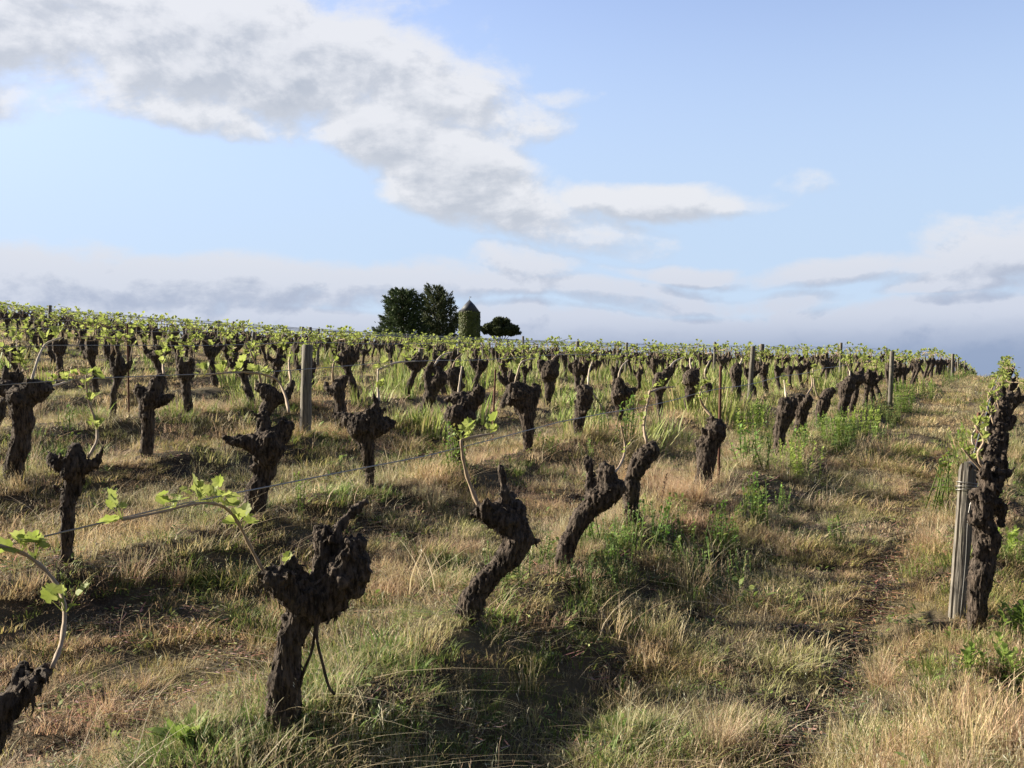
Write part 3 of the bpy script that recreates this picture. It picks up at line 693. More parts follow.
H(2, (688, 412), [[(688, 412, 8), (690, 393, 12), (692, 378, 19), (697, 369, 8)], [(690, 380, 12), (684, 374, 6)]], [dict(p=[(692, 372), (690, 360), (694, 353)], r=2, leaf=[.6, 1])], 'thick-headed vine left of the rusty stake in the second row', 128, vox=.015)
H(2, (711, 407), [[(711, 407, 5), (709, 393, 8), (708, 383, 10)]], [dict(p=[(708, 384), (705, 372), (710, 360)], r=2, leaf=[.3, .6, 1])], 'small thin vine with leafy top just behind the rusty stake', 129, vox=.016)
H(2, (736, 401), [[(736, 402, 7), (737, 386, 11), (735, 373, 15), (740, 364, 7)]], [dict(p=[(738, 368), (742, 358), (735, 352)], r=2, leaf=[1])], 'wedge-headed vine immediately left of the two pale leaning posts', 130, vox=.016)
# ---- third row
H(3, (12, 478), [[(12, 478, 22), (18, 440, 22), (23, 412, 27), (26, 396, 32), (44, 388, 20), (50, 386, 10)], [(22, 402, 26), (6, 390, 18), (-10, 384, 14)]],
  [dict(p=[(30, 388), (36, 365), (45, 345), (60, 338)], r=3, leaf=[.7, .9]), dict(p=[(46, 388), (60, 384), (72, 380)], r=2.6, leaf=[.3, .8, 1])], 'broad flat-topped dark vine at the left edge with a wide hammer head', 140, vox=.012, leaf=.06)
H(3, (146, 449), [[(146, 450, 15), (147, 418, 16), (151, 400, 21), (157, 384, 16), (163, 374, 6)], [(150, 402, 18), (138, 390, 13), (133, 389, 8)], [(152, 402, 16), (165, 400, 11), (173, 396, 8)]],
  [dict(p=[(164, 376), (163, 362), (165, 350)], r=2.4, leaf=[.4, .7, 1.0])], 'three-armed vine standing clear in pink dry grass at the left', 141, vox=.012, leaf=.06)
H(3, (262, 442), [[(262, 443, 13), (266, 415, 14), (271, 398, 20), (262, 388, 14), (258, 392, 8)], [(272, 400, 18), (285, 396, 12), (291, 386, 8), (293, 380, 4)]],
  [dict(p=[(291, 382), (289, 365), (291, 348)], r=2.4, leaf=[.6, .9]), dict(p=[(262, 388), (258, 370), (250, 350)], r=2.4, leaf=[.8, 1])], 'vine with two low arms peeping up behind the wide forked vine', 142, vox=.013, leaf=.055)
H(3, (341, 426), [[(341, 427, 11), (340, 404, 14), (339, 388, 17), (346, 376, 7)], [(338, 392, 14), (327, 388, 9), (325, 382, 6)]], [dict(p=[(333, 384), (333, 368), (336, 356)], r=2.2, leaf=[.6, 1])], 'vine with two horns just right of the grey wooden post, behind the mushroom-headed one', 143, vox=.013, leaf=.055)
H(3, (420, 418), [[(420, 419, 11), (427, 403, 13), (434, 390, 17), (439, 376, 15), (435, 368, 7)], [(432, 392, 13), (428, 376, 10), (432, 362, 6)]], [dict(p=[(434, 366), (441, 356), (452, 352)], r=2.2, leaf=[.5, 1])], 'vine leaning strongly right between the mushroom-headed vine and the squat one', 144, vox=.013, leaf=.055)
H(3, (458, 410), [[(458, 411, 10), (457, 392, 12), (453, 376, 19), (464, 372, 12)], [(456, 380, 14), (452, 368, 8)]], [dict(p=[(452, 370), (456, 360), (462, 354)], r=2.2, leaf=[1])], 'vine with a lumpy cap directly behind the squat round-headed vine', 145, vox=.014, leaf=.055)
H(3, (548, 402), [[(548, 402, 8), (549, 386, 12), (549, 370, 20), (557, 362, 9)], [(547, 376, 14), (540, 360, 9)]], [dict(p=[(550, 364), (556, 356), (568, 352)], r=2, leaf=[.5, 1])], 'heavy-topped vine right of the tall Y-shaped one and behind it', 146, vox=.015, leaf=.055)
# ---- the row right of the path, seen end on
def H0(x, Y, branches, canes, label, seed, **kw):
    USED[0].append(Y); return hero(0, (x, 384+(EYE-gz((x-512)/F*Y, Y))/Y*F), Y, branches, canes, label, seed, **kw)
b0 = 632
def rel(base, br): return [[(x, y, w_) for x, y, w_ in b] for b in br]
USED[0].append(5.35)
hero(0, (976, b0), 5.35, [[(976, b0, 18), (976, 604, 24), (984, 572, 28), (990, 545, 25), (985, 516, 22), (983, 500, 24), (990, 486, 24), (1000, 470, 16)], [(988, 540, 16), (972, 556, 12)], [(985, 512, 18), (974, 524, 12)], [(990, 490, 18), (984, 472, 12), (987, 462, 8)], [(992, 500, 16), (1002, 516, 14), (1006, 528, 9)]],
     [dict(p=[(985, 470), (978, 455), (984, 440), (975, 425)], r=3.5, leaf=[.3, .55, .8, 1], wire=False), dict(p=[(990, 478), (974, 462), (962, 448)], r=3, leaf=[.5, .8, 1.0], wire=False)],
     'lit brown knobbly vine standing next to the split grey post at the right edge', 160, vox=.0085, knobs=18, leaf=.04, nper=3)
x0 = lambda Y: 1012-.187*F/Y
labs = ['second vine of the end-on row at the right edge, stacked just above the nearest one', 'third vine of the end-on row at the right edge', 'fourth vine of the end-on row at the right edge', 'fifth vine of the end-on row at the right edge, near its leafy top', 'sixth vine of the end-on row at the right edge, under the topmost leaves']
for j, Y in enumerate((6.7, 8.1, 9.6, 11.2, 13.2)):
    s = 5.35/Y; x = x0(Y)+random.uniform(-3, 3); rd = random.Random(400+j)
    by = 384+(EYE-gz((x-512)/F*Y, Y))/Y*F
    P = [(0, 0, 18), (rd.uniform(-6, 6), -40, 22), (rd.uniform(-2, 12), -85, 24), (rd.uniform(0, 14), -120, 28), (rd.uniform(4, 18), -142, 24), (rd.uniform(4, 22), -166, 16)]
    A = [(6, -110, 24), (-12+rd.uniform(-5, 8), -132, 18), (-16, -152, 12)]; A2 = [(10, -120, 22), (26, -130, 15), (30, -150, 8)]
    f_ = lambda L: [(x+a*s, by+b*s, c*s) for a, b, c in L]
    USED[0].append(Y)
    hero(0, (x, by), Y, [f_(P), f_(A), f_(A2)], [dict(p=[(x-8*s, by-150*s), (x-14*s, by-168*s), (x-4*s, by-186*s)], r=3*s, leaf=[.4, .7, 1], wire=False), dict(p=[(x+8*s, by-160*s), (x+4*s, by-180*s), (x+10*s, by-196*s)], r=3*s, leaf=[.5, 1], wire=False)],
         labs[j], 420+j, vox=.011, knobs=16, leaf=.042, nper=3)

# ---- generic old vines: twelve shapes, copied with all their parts
def variant(seed, vox=.02):
    rd = random.Random(seed); h = rd.uniform(.56, .76); lx = rd.uniform(-.10, .16); ly = rd.uniform(-.10, .10); w0 = rd.uniform(.036, .060)
    neck = h*rd.uniform(.55, .7)
    t0 = [(0, 0, -.1, w0*1.15), (0, 0, 0, w0*1.1), (lx*.5+rd.uniform(-.03, .03), ly*.5, neck*.5, w0), (lx, ly, neck, w0*1.15), (lx*1.1, ly, neck+.09, w0*1.7), (lx*1.2+rd.uniform(-.03, .03), ly, h-.07, w0*1.3), (lx*1.2, ly, h, w0*.6)]
    B = [t0]; na = rd.choice([1, 2, 2, 3, 4]); a0 = rd.uniform(-.5, .5); tips = []
    for j in range(na):
        a = a0+j*6.283/na+rd.uniform(-.4, .4); L = rd.uniform(.05, .21); c, s = math.cos(a), math.sin(a)*.7
        b = [(lx, ly, neck+.05, w0*1.2), (lx+c*L*.6, ly+s*L*.6, neck+.11, w0*rd.uniform(.8, 1.1)), (lx+c*L, ly+s*L, neck+rd.uniform(.16, .26), w0*.7), (lx+c*L*1.05, ly+s*L, neck+rd.uniform(.24, .34), w0*.3)]
        B.append(b); tips.append(b[2][:3])
    return B, tips, h
def generic(seed, vox, simple, nleaf, label='', cat='grape vine'):
    B, tips, h = variant(seed, vox); rd = random.Random(seed+5)
    root = empty('grape_vine', (0, 0, 0), label, cat)
    link('trunk', bark_mesh(B, seed, vox, 10), root)
    canes = []
    for j, tp in enumerate(tips[:3]):
        sgn = 1 if j % 2 == 0 else -1; rowd = np.array([.43, .90, 0])*sgn
        t = np.array(tp)+(0, 0, .03); up = t+np.array([rd.uniform(-.03, .03), rd.uniform(-.03, .03), .16]); on = np.array([tp[0]*.3, tp[1]*.3, .93])+rowd*rd.uniform(.12, .25)
        end = on+rowd*rd.uniform(.1, .4); on[2] -= rd.uniform(0, .12); end[2] = .92-rd.uniform(-.03, .12)
        canes.append(dict(P=[t, up, on, end], r=.006 if not simple else .008, leaf=list(np.linspace(.25, 1, nleaf)+np.array([rd.uniform(-.04, .04) for _ in range(nleaf)]).clip(-.2, 0)), lm=M_LEAF if rd.random() < .7 else M_LEAFD))
    for _ in range(rd.choice([0, 1, 1, 2])):
        tq = np.array(rd.choice(tips)); hh = rd.uniform(.12, .27); canes.append(dict(P=[tq+(0, 0, .02), tq+(rd.uniform(-.05, .05), rd.uniform(-.05, .05), hh*.5), tq+(rd.uniform(-.08, .08), rd.uniform(-.08, .08), hh)], r=.006, leaf=[.5, 1.0]))
    if rd.random() < .3:
        canes.append(dict(P=[np.array(tips[0])+(0, 0, .02), np.array(tips[0])+(.02, .03, .10), np.array(tips[0])+(-.01, .0, .2)], r=.007, leaf=[.8, 1.0]))
    cane_parts(root, canes, rd, M_CANE, .055 if not simple else .08, simple, 4 if not simple else 3, 3 if not simple else 1, split=not simple)
    return root
def kids(o): return [c for c in bpy.data.objects if c.parent == o]
def tree_of(o): return [(c, tree_of(c)) for c in kids(o)]
def copy_tree(o, tr):
    c = o.copy(); COL.objects.link(c)
    for ch, sub in tr:
        d = ch.copy(); COL.objects.link(d); d.parent = c
        for g, _ in sub:
            e = g.copy(); COL.objects.link(e); e.parent = d
    return c
MID = [generic(700+i, .019, False, 4) for i in range(10)]
FAR = [generic(800+i, .032, True, 2) for i in range(8)]
TR = {id(p): tree_of(p) for p in MID+FAR}; FIRST = set()
ORD = ['first', 'second', 'third', 'fourth', 'fifth', 'sixth', 'seventh', 'eighth', 'ninth', 'tenth', 'eleventh', 'twelfth', 'thirteenth', 'fourteenth', 'fifteenth', 'sixteenth', 'seventeenth', 'eighteenth', 'nineteenth', 'twentieth', 'twenty-first', 'twenty-second', 'twenty-third', 'twenty-fourth', 'twenty-fifth', 'twenty-sixth', 'twenty-seventh', 'twenty-eighth', 'twenty-ninth', 'thirtieth']
def inview(X, Y, m=.06): return -.5-m < X/Y < .5+m
cand = []
for i in range(0, 46):
    if i == 0: ys_ = list(np.arange(15.5, 80, 2.4))
    elif i <= 3:
        y = max(USED[i])+1.35; ys_ = []
        while y < 110: ys_.append(y); y += random.uniform(1.0, 1.4)*(1 if random.random() > .06 else 2)
        if i == 3: ys_ += [15.7, 18.7]
    else:
        y = row_c(i)/(.5+ROWDX)*.97+random.uniform(0, .6); ys_ = []
        while y < 150: ys_.append(y); y += random.uniform(1.0, 1.35)*(1 if random.random() > .06 else 2)
    for y in ys_:
        x = row_X(i, y)+random.uniform(-.08, .08)
        if inview(x, y) and (y < 115 or x < -10): cand.append((y, i, x))
cand.sort()
n_hero = sum(len(v) for v in USED.values())
n_ind = 300-n_hero
ind = cand[:n_ind]; rest = cand[n_ind:]
ind.sort(key=lambda c: (c[1], c[0]))
cnt = {}
LOOK = ['gnarled dark', 'knotted brown', 'stubby', 'twisted', 'broad-headed', 'short-armed']
for (y, i, x) in ind:
    cnt[i] = cnt.get(i, len(USED[i]))+1; n = cnt[i]
    pool = MID if y < 24 else FAR; pj = random.randrange(len(pool)); p = pool[pj]
    if id(p) in FIRST: o = copy_tree(p, TR[id(p)])
    else: o = p; FIRST.add(id(p))
    o.location = (x, y, gz(x, y)); s = random.uniform(.9, 1.12)
    o.scale = (s*random.choice([1, -1]) if False else s, s, s*random.uniform(.95, 1.05)); o.rotation_euler = (0, 0, random.choice([0, math.pi])+random.uniform(-.25, .25))
    if i == 0:
        o['label'] = 'small far vine hidden near the top of the end-on row at the right edge'; o['group'] = 'far vines of the row at the right edge'
    elif i <= 9 and y < 30 and n <= 30:
        o['label'] = 'old vine, %s from the near end of the %s row left of the path' % (ORD[n-1], ORD[i-1]); o['group'] = 'old grape vines of the %s row left of the grass path' % ORD[i-1]
    else:
        o['label'] = 'one of the small far vines in the %s row left of the grass path' % ORD[i-1]; o['group'] = 'far grape vines of the %s row left of the grass path' % ORD[i-1]
# anything never used
for p in MID+FAR:
    if id(p) not in FIRST:
        for c, sub in TR[id(p)]:
            for g, _ in sub: bpy.data.objects.remove(g)
            bpy.data.objects.remove(c)
        bpy.data.objects.remove(p)
# the rest of the vineyard, past the nearest three hundred
def far_proto(seed):
    rd = random.Random(seed); B, tips, h = variant(seed); mb = MB()
    for br in B:
        P = np.array(br); V, Fc = tube(P[:, :3], P[:, 3]*rd.uniform(1.1, 1.4), 6); V = V+RNG.normal(0, .007, V.shape); mb.add(V, Fc, None, 0)
    lb = MB()
    for j in range(3):
        a = (rd.uniform(-.5, .5)); q = np.array([.43*a, .9*a, rd.uniform(.66, .93)])
        shoot(mb_leaf := MB(), q, rd, 3, .095, simple=True)
        for V_, M_ in ((np.concatenate(mb_leaf.V), mb_leaf.F),): mb.add(V_, M_, None, 1)
    for tp in tips[:2]:
        P = [np.array(tp), np.array([tp[0]*.6, tp[1]*.6, .9])]; V, Fc = tube(P, [.009, .007], 4); mb.add(V, Fc, None, 2)
    return mb
fp = [far_proto(900+i) for i in range(8)]
rp = np.array([(x, y, gz(x, y)) for (y, i, x) in rest]); n = len(rp)
sc_ = RNG.uniform(.9, 1.12, n)
scatter('far_vines', fp, [M_BARK, M_LEAF, M_CANE], rp, RNG.integers(0, 8, n), np.stack([np.zeros(n), np.zeros(n), RNG.choice([0, math.pi], n)+RNG.normal(0, .2, n)], 1), np.stack([sc_]*3, 1), 'mass of far grape vines with yellow-green young leaves running up to the skyline', 'grape vines')
print('individual vines', n_hero+len(ind), 'rest', len(rest))

# ------------------------------------------------------------------ posts, stakes, wires
def post(px_or_X, Y, h, r, label, lean=(0, 0), mat=M_WOOD, name='wooden_post', group='wooden trellis posts', tie=False, seed=0, square=False):
    X = px_or_X; rd = random.Random(seed); ns = 14
    P = [np.array([lean[0]*t, lean[1]*t, t]) for t in (-.15, 0, h*.25, h*.5, h*.75, h-.01, h)]
    V, Fc = tube(P, [r, r, r*.98, r*.97, r*.95, r*.93, r*.8], ns)
    V = V+RNG.normal(0, r*.05, V.shape)*np.array([1, 1, .3]); a = np.arctan2(V[:, 1], V[:, 0])
    mb = MB(); mb.add(V, Fc)
    o = link(name, mb.mesh(name, [mat]), None, (X, Y, gz(X, Y))); tag(o, label, 'post' if name == 'wooden_post' else 'stake', group)
    return o
def on_row(i, px): Y = row_c(i)*F/(VPX-px); return (px-512)/F*Y, Y
x, y = on_row(3, 305); post(x, y, .96, .062, 'thick grey weathered wooden post at the left, leaning slightly right', (.03, 0), seed=1)
x, y = on_row(5, 249); post(x, y, .93, .03, 'thin pale leaning post far left of the thick grey post', (.09, 0), seed=2)
x, y = on_row(5, 418); post(x, y, .86, .05, 'grey post just left of the vine leaning strongly right', (.08, 0), seed=3)
x, y = on_row(6, 459); post(x, y, .9, .05, 'small grey post just below the round tower', (.01, 0), seed=4)
x, y = on_row(2, 743); post(x+.1, y-.1, 1.10, .045, 'tall pale post, front one of the close pair right of centre', (.07, 0), seed=5)
x, y = on_row(3, 753); post(x+.15, y-.2, 1.15, .075, 'tall pale post, rear one of the close pair right of centre', (.07, 0), seed=6)
x, y = on_row(2, 833); post(x+.15, y-.2, 1.16, .045, 'pale post with top above the leaves, left of the thick first-row post', (.03, 0), seed=7)
x, y = on_row(1, 875); post(x+.22, y-.25, 1.14, .046, 'thick pale post in the first row where green weeds grow', (.04, 0), seed=8)
x, y = on_row(1, 944); post(x+.25, y-.3, 1.16, .07, 'last clearly seen post of the first row, near the end of the path', (.03, 0), seed=9)
for i in range(1, 14):
    start = {1: 58, 2: 44, 3: 44, 4: 24, 5: 34, 6: 40, 7: 26, 8: 30, 9: 33, 10: 27, 11: 36, 12: 40, 13: 44}[i]
    for Y in np.arange(start, 75, 11.5):
        x = row_X(i, Y)
        if inview(x, Y, -.01): post(x+.15, Y-.2, random.uniform(1.0, 1.18), .045, 'small far post among the vines of the %s row left of the grass path' % ORD[i-1], (random.uniform(-.03, .06), 0), group='far posts of the %s row' % ORD[i-1], seed=int(Y)+i)
# split grey post at the right edge, with tied wire
Yp = 5.65; Xp = (957-512)/F*Yp
ep = empty('wooden_post', (Xp, Yp, gz(Xp, Yp)), 'split grey post with wire round its top, beside the right-edge vine', 'post', 'wooden trellis posts')
def split_post():
    mb = MB(); ns = 30; H_ = .84; V = []; lv = [-.12, 0, .1, .2, .32, .45, .58, .7, .8, H_]
    for zi, z in enumerate(lv):
        for j in range(ns):
            th = 2*math.pi*j/ns; r = .045*(1+.05*math.sin(th*3+1)+.02*math.sin(th*7))
            if j in (17,): r *= .62          # a long drying crack down the front
            if z == H_: r *= .9
            V.append((math.cos(th)*r+.075*z+RNG.normal(0, .001), math.sin(th)*r*.9, z+(.015*math.sin(th*2) if z == H_ else 0)))
    Fc = [(i*ns+j, i*ns+(j+1) % ns, (i+1)*ns+(j+1) % ns, (i+1)*ns+j) for i in range(len(lv)-1) for j in range(ns)]+[tuple((len(lv)-1)*ns+j for j in range(ns))]
    mb.add(V, Fc); return mb.mesh('post_shaft', [M_WOOD], smooth=False)
link('post_shaft', split_post(), ep)
mb = MB()
for zz, rr in ((.70, .056), (.715, .057), (.735, .055)):
    P = [(math.cos(t)*rr+.075*zz, math.sin(t)*rr*.92, zz+.008*math.sin(t*1.0+zz*40)) for t in np.linspace(0, 6.283, 20)]
    V, Fc = tube(P, [.0022]*20, 5); mb.add(V, Fc)
V, Fc = tube(catmull([(.10, -.03, .74), (.04, -.055, .58), (.02, -.06, .3), (-.01, -.06, -.01)], 5), [.0022]*16, 5); mb.add(V, Fc)
link('wire_tie', mb.mesh('wire_tie', [M_WIRE]), ep)
# rusty stakes
def stake(X, Y, h, label, lean, r=.011): post(X, Y, h, r, label, lean, M_RUST, 'metal_stake', 'rusty metal stakes')
x, y = on_row(4, 129); stake(x, y, 1.08, 'thin rusty stake at the left between dark vines', (-.02, 0))
stake((492-512)/F*12.6, 12.6, .95, 'thin brown stake near the middle, left of the tall Y-shaped vine', (.045, 0), .013)
x, y = on_row(1, 721); stake(x, y+.12, 1.1, 'rusty red-brown stake rising behind the stout straight vine', (.02, 0), .014)
stake(x0(7.4)/F*7.4-512/F*7.4-.10, 7.4, .95, 'reddish stake beside the end-on vines at the right edge', (.05, 0), .014)
# wires
def wire(i, y0, y1, h, r, label):
    ysn = np.arange(y0, y1, .7); P = [(row_X(i, y)-.02, y, float(ground(row_X(i, y), np.array(y), False))+h+.04+.012*math.sin(y*2.1+i)) for y in ysn]
    V, Fc = tube(P, [r*(1+.03*y) for y in ysn], 5); mb = MB(); mb.add(V, Fc); o = link('trellis_wire', mb.mesh('trellis_wire', [M_WIRE])); tag(o, label, 'wire', 'trellis wires')
for i in range(1, 11):
    wire(i, max(1.2, row_c(i)/(.53+ROWDX)), 78, .82 if i == 1 else .95, .0024, 'taut grey trellis wire of the %s vine row left of the grass path' % ORD[i-1])
wire(0, 5.6, 70, .86, .0022, 'grey trellis wire of the end-on vine row at the right edge')

# ------------------------------------------------------------------ single weeds one can point to
def at_px(px, py):
    Y = 5.0
    for _ in range(60):
        g = gz((px-512)/F*Y, Y); yy = 384+(EYE-g)/Y*F; Y *= 1+(yy-py)/max(60, yy-300)*.6
    return (px-512)/F*Y, Y
def weed(px, py, mbm, mat, name, label, cat, s=1.0, rz=0, group=None):
    X, Y = at_px(px, py); o = link(name, mbm.mesh(name, [mat], smooth=False), None, (X, Y, gz(X, Y)-.005)); o.scale = (s, s, s); o.rotation_euler = (0, 0, rz); tag(o, label, cat, group); return o
def dock(seed, n=16, L=.15, wd=.05):
    rd = random.Random(seed); mb = MB()
    for i in range(n):
        a = rd.uniform(0, 6.283); e = rd.uniform(.25, 1.25)
        lean_leaf(mb, (.015*math.cos(a), .015*math.sin(a), .0), (math.cos(a)*math.cos(e), math.sin(a)*math.cos(e), math.sin(e)), (0, 0, 1), L*rd.uniform(.6, 1.2), wd*rd.uniform(.6, 1.1), (1, 1, 1), 0, .35)
    return mb
weed(185, 742, dock(1, 26, .17, .055), M_WEED, 'dock_plant', 'bright broad-leaved plant on the ground left of the large foreground vine', 'plant')
weed(112, 738, dock(2, 7, .12, .022), M_WEED, 'weed_plant', 'thin upright green sprout near the lower left corner', 'plant')
weed(402, 735, weed_mb(.13, 3, 31, .055, .014, dens=14), M_WEED, 'weed_plant', 'small bright leafy weed at the bottom, between the two big foreground vines', 'plant')
weed(618, 700, weed_mb(.13, 4, 32, .055, .012, dens=14), M_WEEDY, 'weed_plant', 'pale green leafy weed in the shadow at the bottom centre', 'plant')
weed(302, 518, weed_mb(.34, 4, 33, .06, .012, dens=26), M_WEED, 'weed_plant', 'tall upright leafy weed right of the wide forked vine', 'plant')
weed(818, 506, weed_mb(.16, 3, 34, .05, .012, dens=16), M_WEEDY, 'weed_plant', 'small yellow-green weed at the shaded edge of the path', 'plant')
weed(203, 440, dock(5, 12, .12, .03), M_WEED, 'weed_plant', 'small dark green tuft between vines at the left', 'plant')
weed(20, 470, weed_mb(.32, 7, 35, .07, .014, dens=24), M_WEED, 'weed_plant', 'bushy green weed under the broad flat-topped vine at the left edge', 'plant')
weed(420, 500, dock(8, 14, .07, .02), M_RED, 'red_weed', 'dark red low weed beside the mushroom-headed vine', 'plant')
weed(660, 512, weed_mb(.32, 2, 36, .06, .01, dens=40, spread=.01), M_DRYP, 'dead_weed', 'dry brown fern-like weed right of the question-mark vine', 'plant')
weed(562, 425+20, weed_mb(.30, 1, 37, .035, .012, dens=30, spread=.0), M_WEEDY, 'weed_plant', 'single pale green flowering stem left of the bumpy column-like vine', 'plant')
BW = [('bright green weed bush right of the stout straight vine', 745, 440, .36, 12), ('light green weed bush just left of the two short thick vines', 760, 428, .34, 10), ('bright green spiky weed clump below the two short thick vines', 798, 478, .30, 9),
      ('bright green weed bush right of the two short thick vines', 838, 448, .36, 14), ('tall green weeds left of the thick pale post', 862, 436, .36, 12), ('yellow-green tall weeds just right of the thick pale post', 903, 412, .50, 14), ('thin yellow weed stalks at the path edge beyond the thick pale post', 926, 400, .42, 4),
      ('green leafy weeds at the foot of the lit right-edge vine', 1012, 640, .22, 8), ('green weeds behind the split grey post', 1016, 560, .24, 7), ('green tuft at the lower right corner', 1005, 680, .16, 7)]
for j, (lab, px, py, h, ns) in enumerate(BW):
    weed(px, py, weed_mb(h*(1.35 if j < 7 else 1), int(ns*(2.4 if j < 7 else 1.8)), 50+j, .10, .022, dens=22, spread=.28 if j < 7 else .2), M_WEEDY if j % 2 == 0 else M_WEED, 'weed_bush', lab, 'plant', group='green weed bushes along the path')
# stones, clods and a twig in the rut
for j, (px, py, r, lab) in enumerate([(858, 640, .018, 'small pale stone lying in the wheel rut'), (838, 630, .03, 'dark clod left of the small pale stone'), (696, 752, .035, 'dark lump of soil at the bottom edge right of centre')]):
    X, Y = at_px(px, py); V, Fc = blob((0, 0, 0), (r*1.3, r, r*.7), 3); V = V*(1+.18*fbm(V/r*1.2+j*7, 3, j))[:, None]; mb = MB(); mb.add(V, Fc)
    o = link('stone' if j == 0 else 'soil_clod', mb.mesh('stone', [M_STONE if j == 0 else M_SOIL]), None, (X, Y, gz(X, Y)+r*.55)); tag(o, lab, 'stone' if j == 0 else 'clod')
X, Y = at_px(860, 606); V, Fc = tube(catmull([(-.10, 0, .03), (-.03, .01, .045), (.04, -.01, .035), (.10, .0, .03)], 5), [.009]*16, 6); mb = MB(); mb.add(V, Fc)
o = link('broken_branch', mb.mesh('broken_branch', [M_BARK]), None, (X, Y, gz(X, Y))); tag(o, 'short dark broken branch lying across the wheel rut', 'branch')

# ------------------------------------------------------------------ far trees and tower on the skyline
M_TREE = leafy('conifer_leaf', (.045, .068, .032), (.080, .110, .05), .15, scale=.7)
M_TREE2 = leafy('conifer_leaf_olive', (.060, .076, .038), (.105, .122, .058), .15, scale=.7)
M_TBARK = mat_simple('tree_bark', (.10, .07, .05), .9)
def leafcloud(mb, centers, radii, n, size, rd, updir=.5):
    C_ = np.array(centers); Rr = np.array(radii)
    wts = Rr.prod(axis=1)**(2/3); ks = RNG.choice(len(C_), n, p=wts/wts.sum())
    d = RNG.normal(0, 1, (n, 3)); d /= np.linalg.norm(d, axis=1)[:, None]; rr = RNG.uniform(.45, 1, n)**.6
    P = C_[ks]+d*Rr[ks]*rr[:, None]
    out = d*.7+np.array([0, 0, updir])+RNG.normal(0, .35, (n, 3)); out /= np.linalg.norm(out, axis=1)[:, None]
    side = np.cross(out, RNG.normal(0, 1, (n, 3))); side /= np.linalg.norm(side, axis=1)[:, None]
    s = size*RNG.uniform(.5, 1.5, n)[:, None]
    V = np.stack([P-out*s*.5, P+side*s*.32, P+out*s*.75, P-side*s*.32], 1).reshape(-1, 3)
    i = np.arange(n)*4
    mb.add(V, [(a, a+1, a+2, a+3) for a in i])
def far_pt(px, Y): X = (px-512)/F*Y; return X, Y, float(ground(np.array([X]), np.array([Y]), False)[0])
def px_h(Y, z0, py): return EYE+(384-py)/F*Y-z0
def tree(px, Y, top_py, outline, name, label, mat, n=9000, size=.8, seed=0, updir=.6, trunk_r=.6):
    """outline: lobes (px offset, py, rx px, ry px) giving the crown's clump centres"""
    X, Y, z0 = far_pt(px, Y); k = Y/F; rd = random.Random(seed)
    root = empty(name, (X, Y, z0), label, 'tree'); cs = []; rs = []
    mbt = MB(); Ht = px_h(Y, z0, top_py)
    V, Fc = tube(catmull([(0, 0, -.5), (.2, 0, Ht*.3), (0, .2, Ht*.6), (.1, 0, Ht*.88)], 4), np.linspace(trunk_r, trunk_r*.25, 13), 8); mbt.add(V, Fc)
    for (ox, py, rx, ry) in outline:
        c = np.array([ox*k, rd.uniform(-1, 1)*rx*k*.8, px_h(Y, z0, py)]); 
        for q in range(5):
            cs.append(c+np.array([rd.gauss(0, rx*k*.55), rd.gauss(0, rx*k*.6), rd.gauss(0, ry*k*.4)])); rs.append((rx*k*rd.uniform(.35, .6),)*2+(ry*k*rd.uniform(.35, .6),))
        st = np.array([0, 0, max(.5, c[2]*.55)]); V, Fc = tube([st, (st+c)/2+np.array([0, 0, .3]), c], [trunk_r*.4, trunk_r*.22, trunk_r*.08], 6); mbt.add(V, Fc)
    link('trunk', mbt.mesh('trunk', [M_TBARK]), root)
    mb = MB(); leafcloud(mb, cs, rs, n, size, rd, updir); link('crown', mb.mesh('crown', [mat], smooth=False), root)
    return root
YT = 255
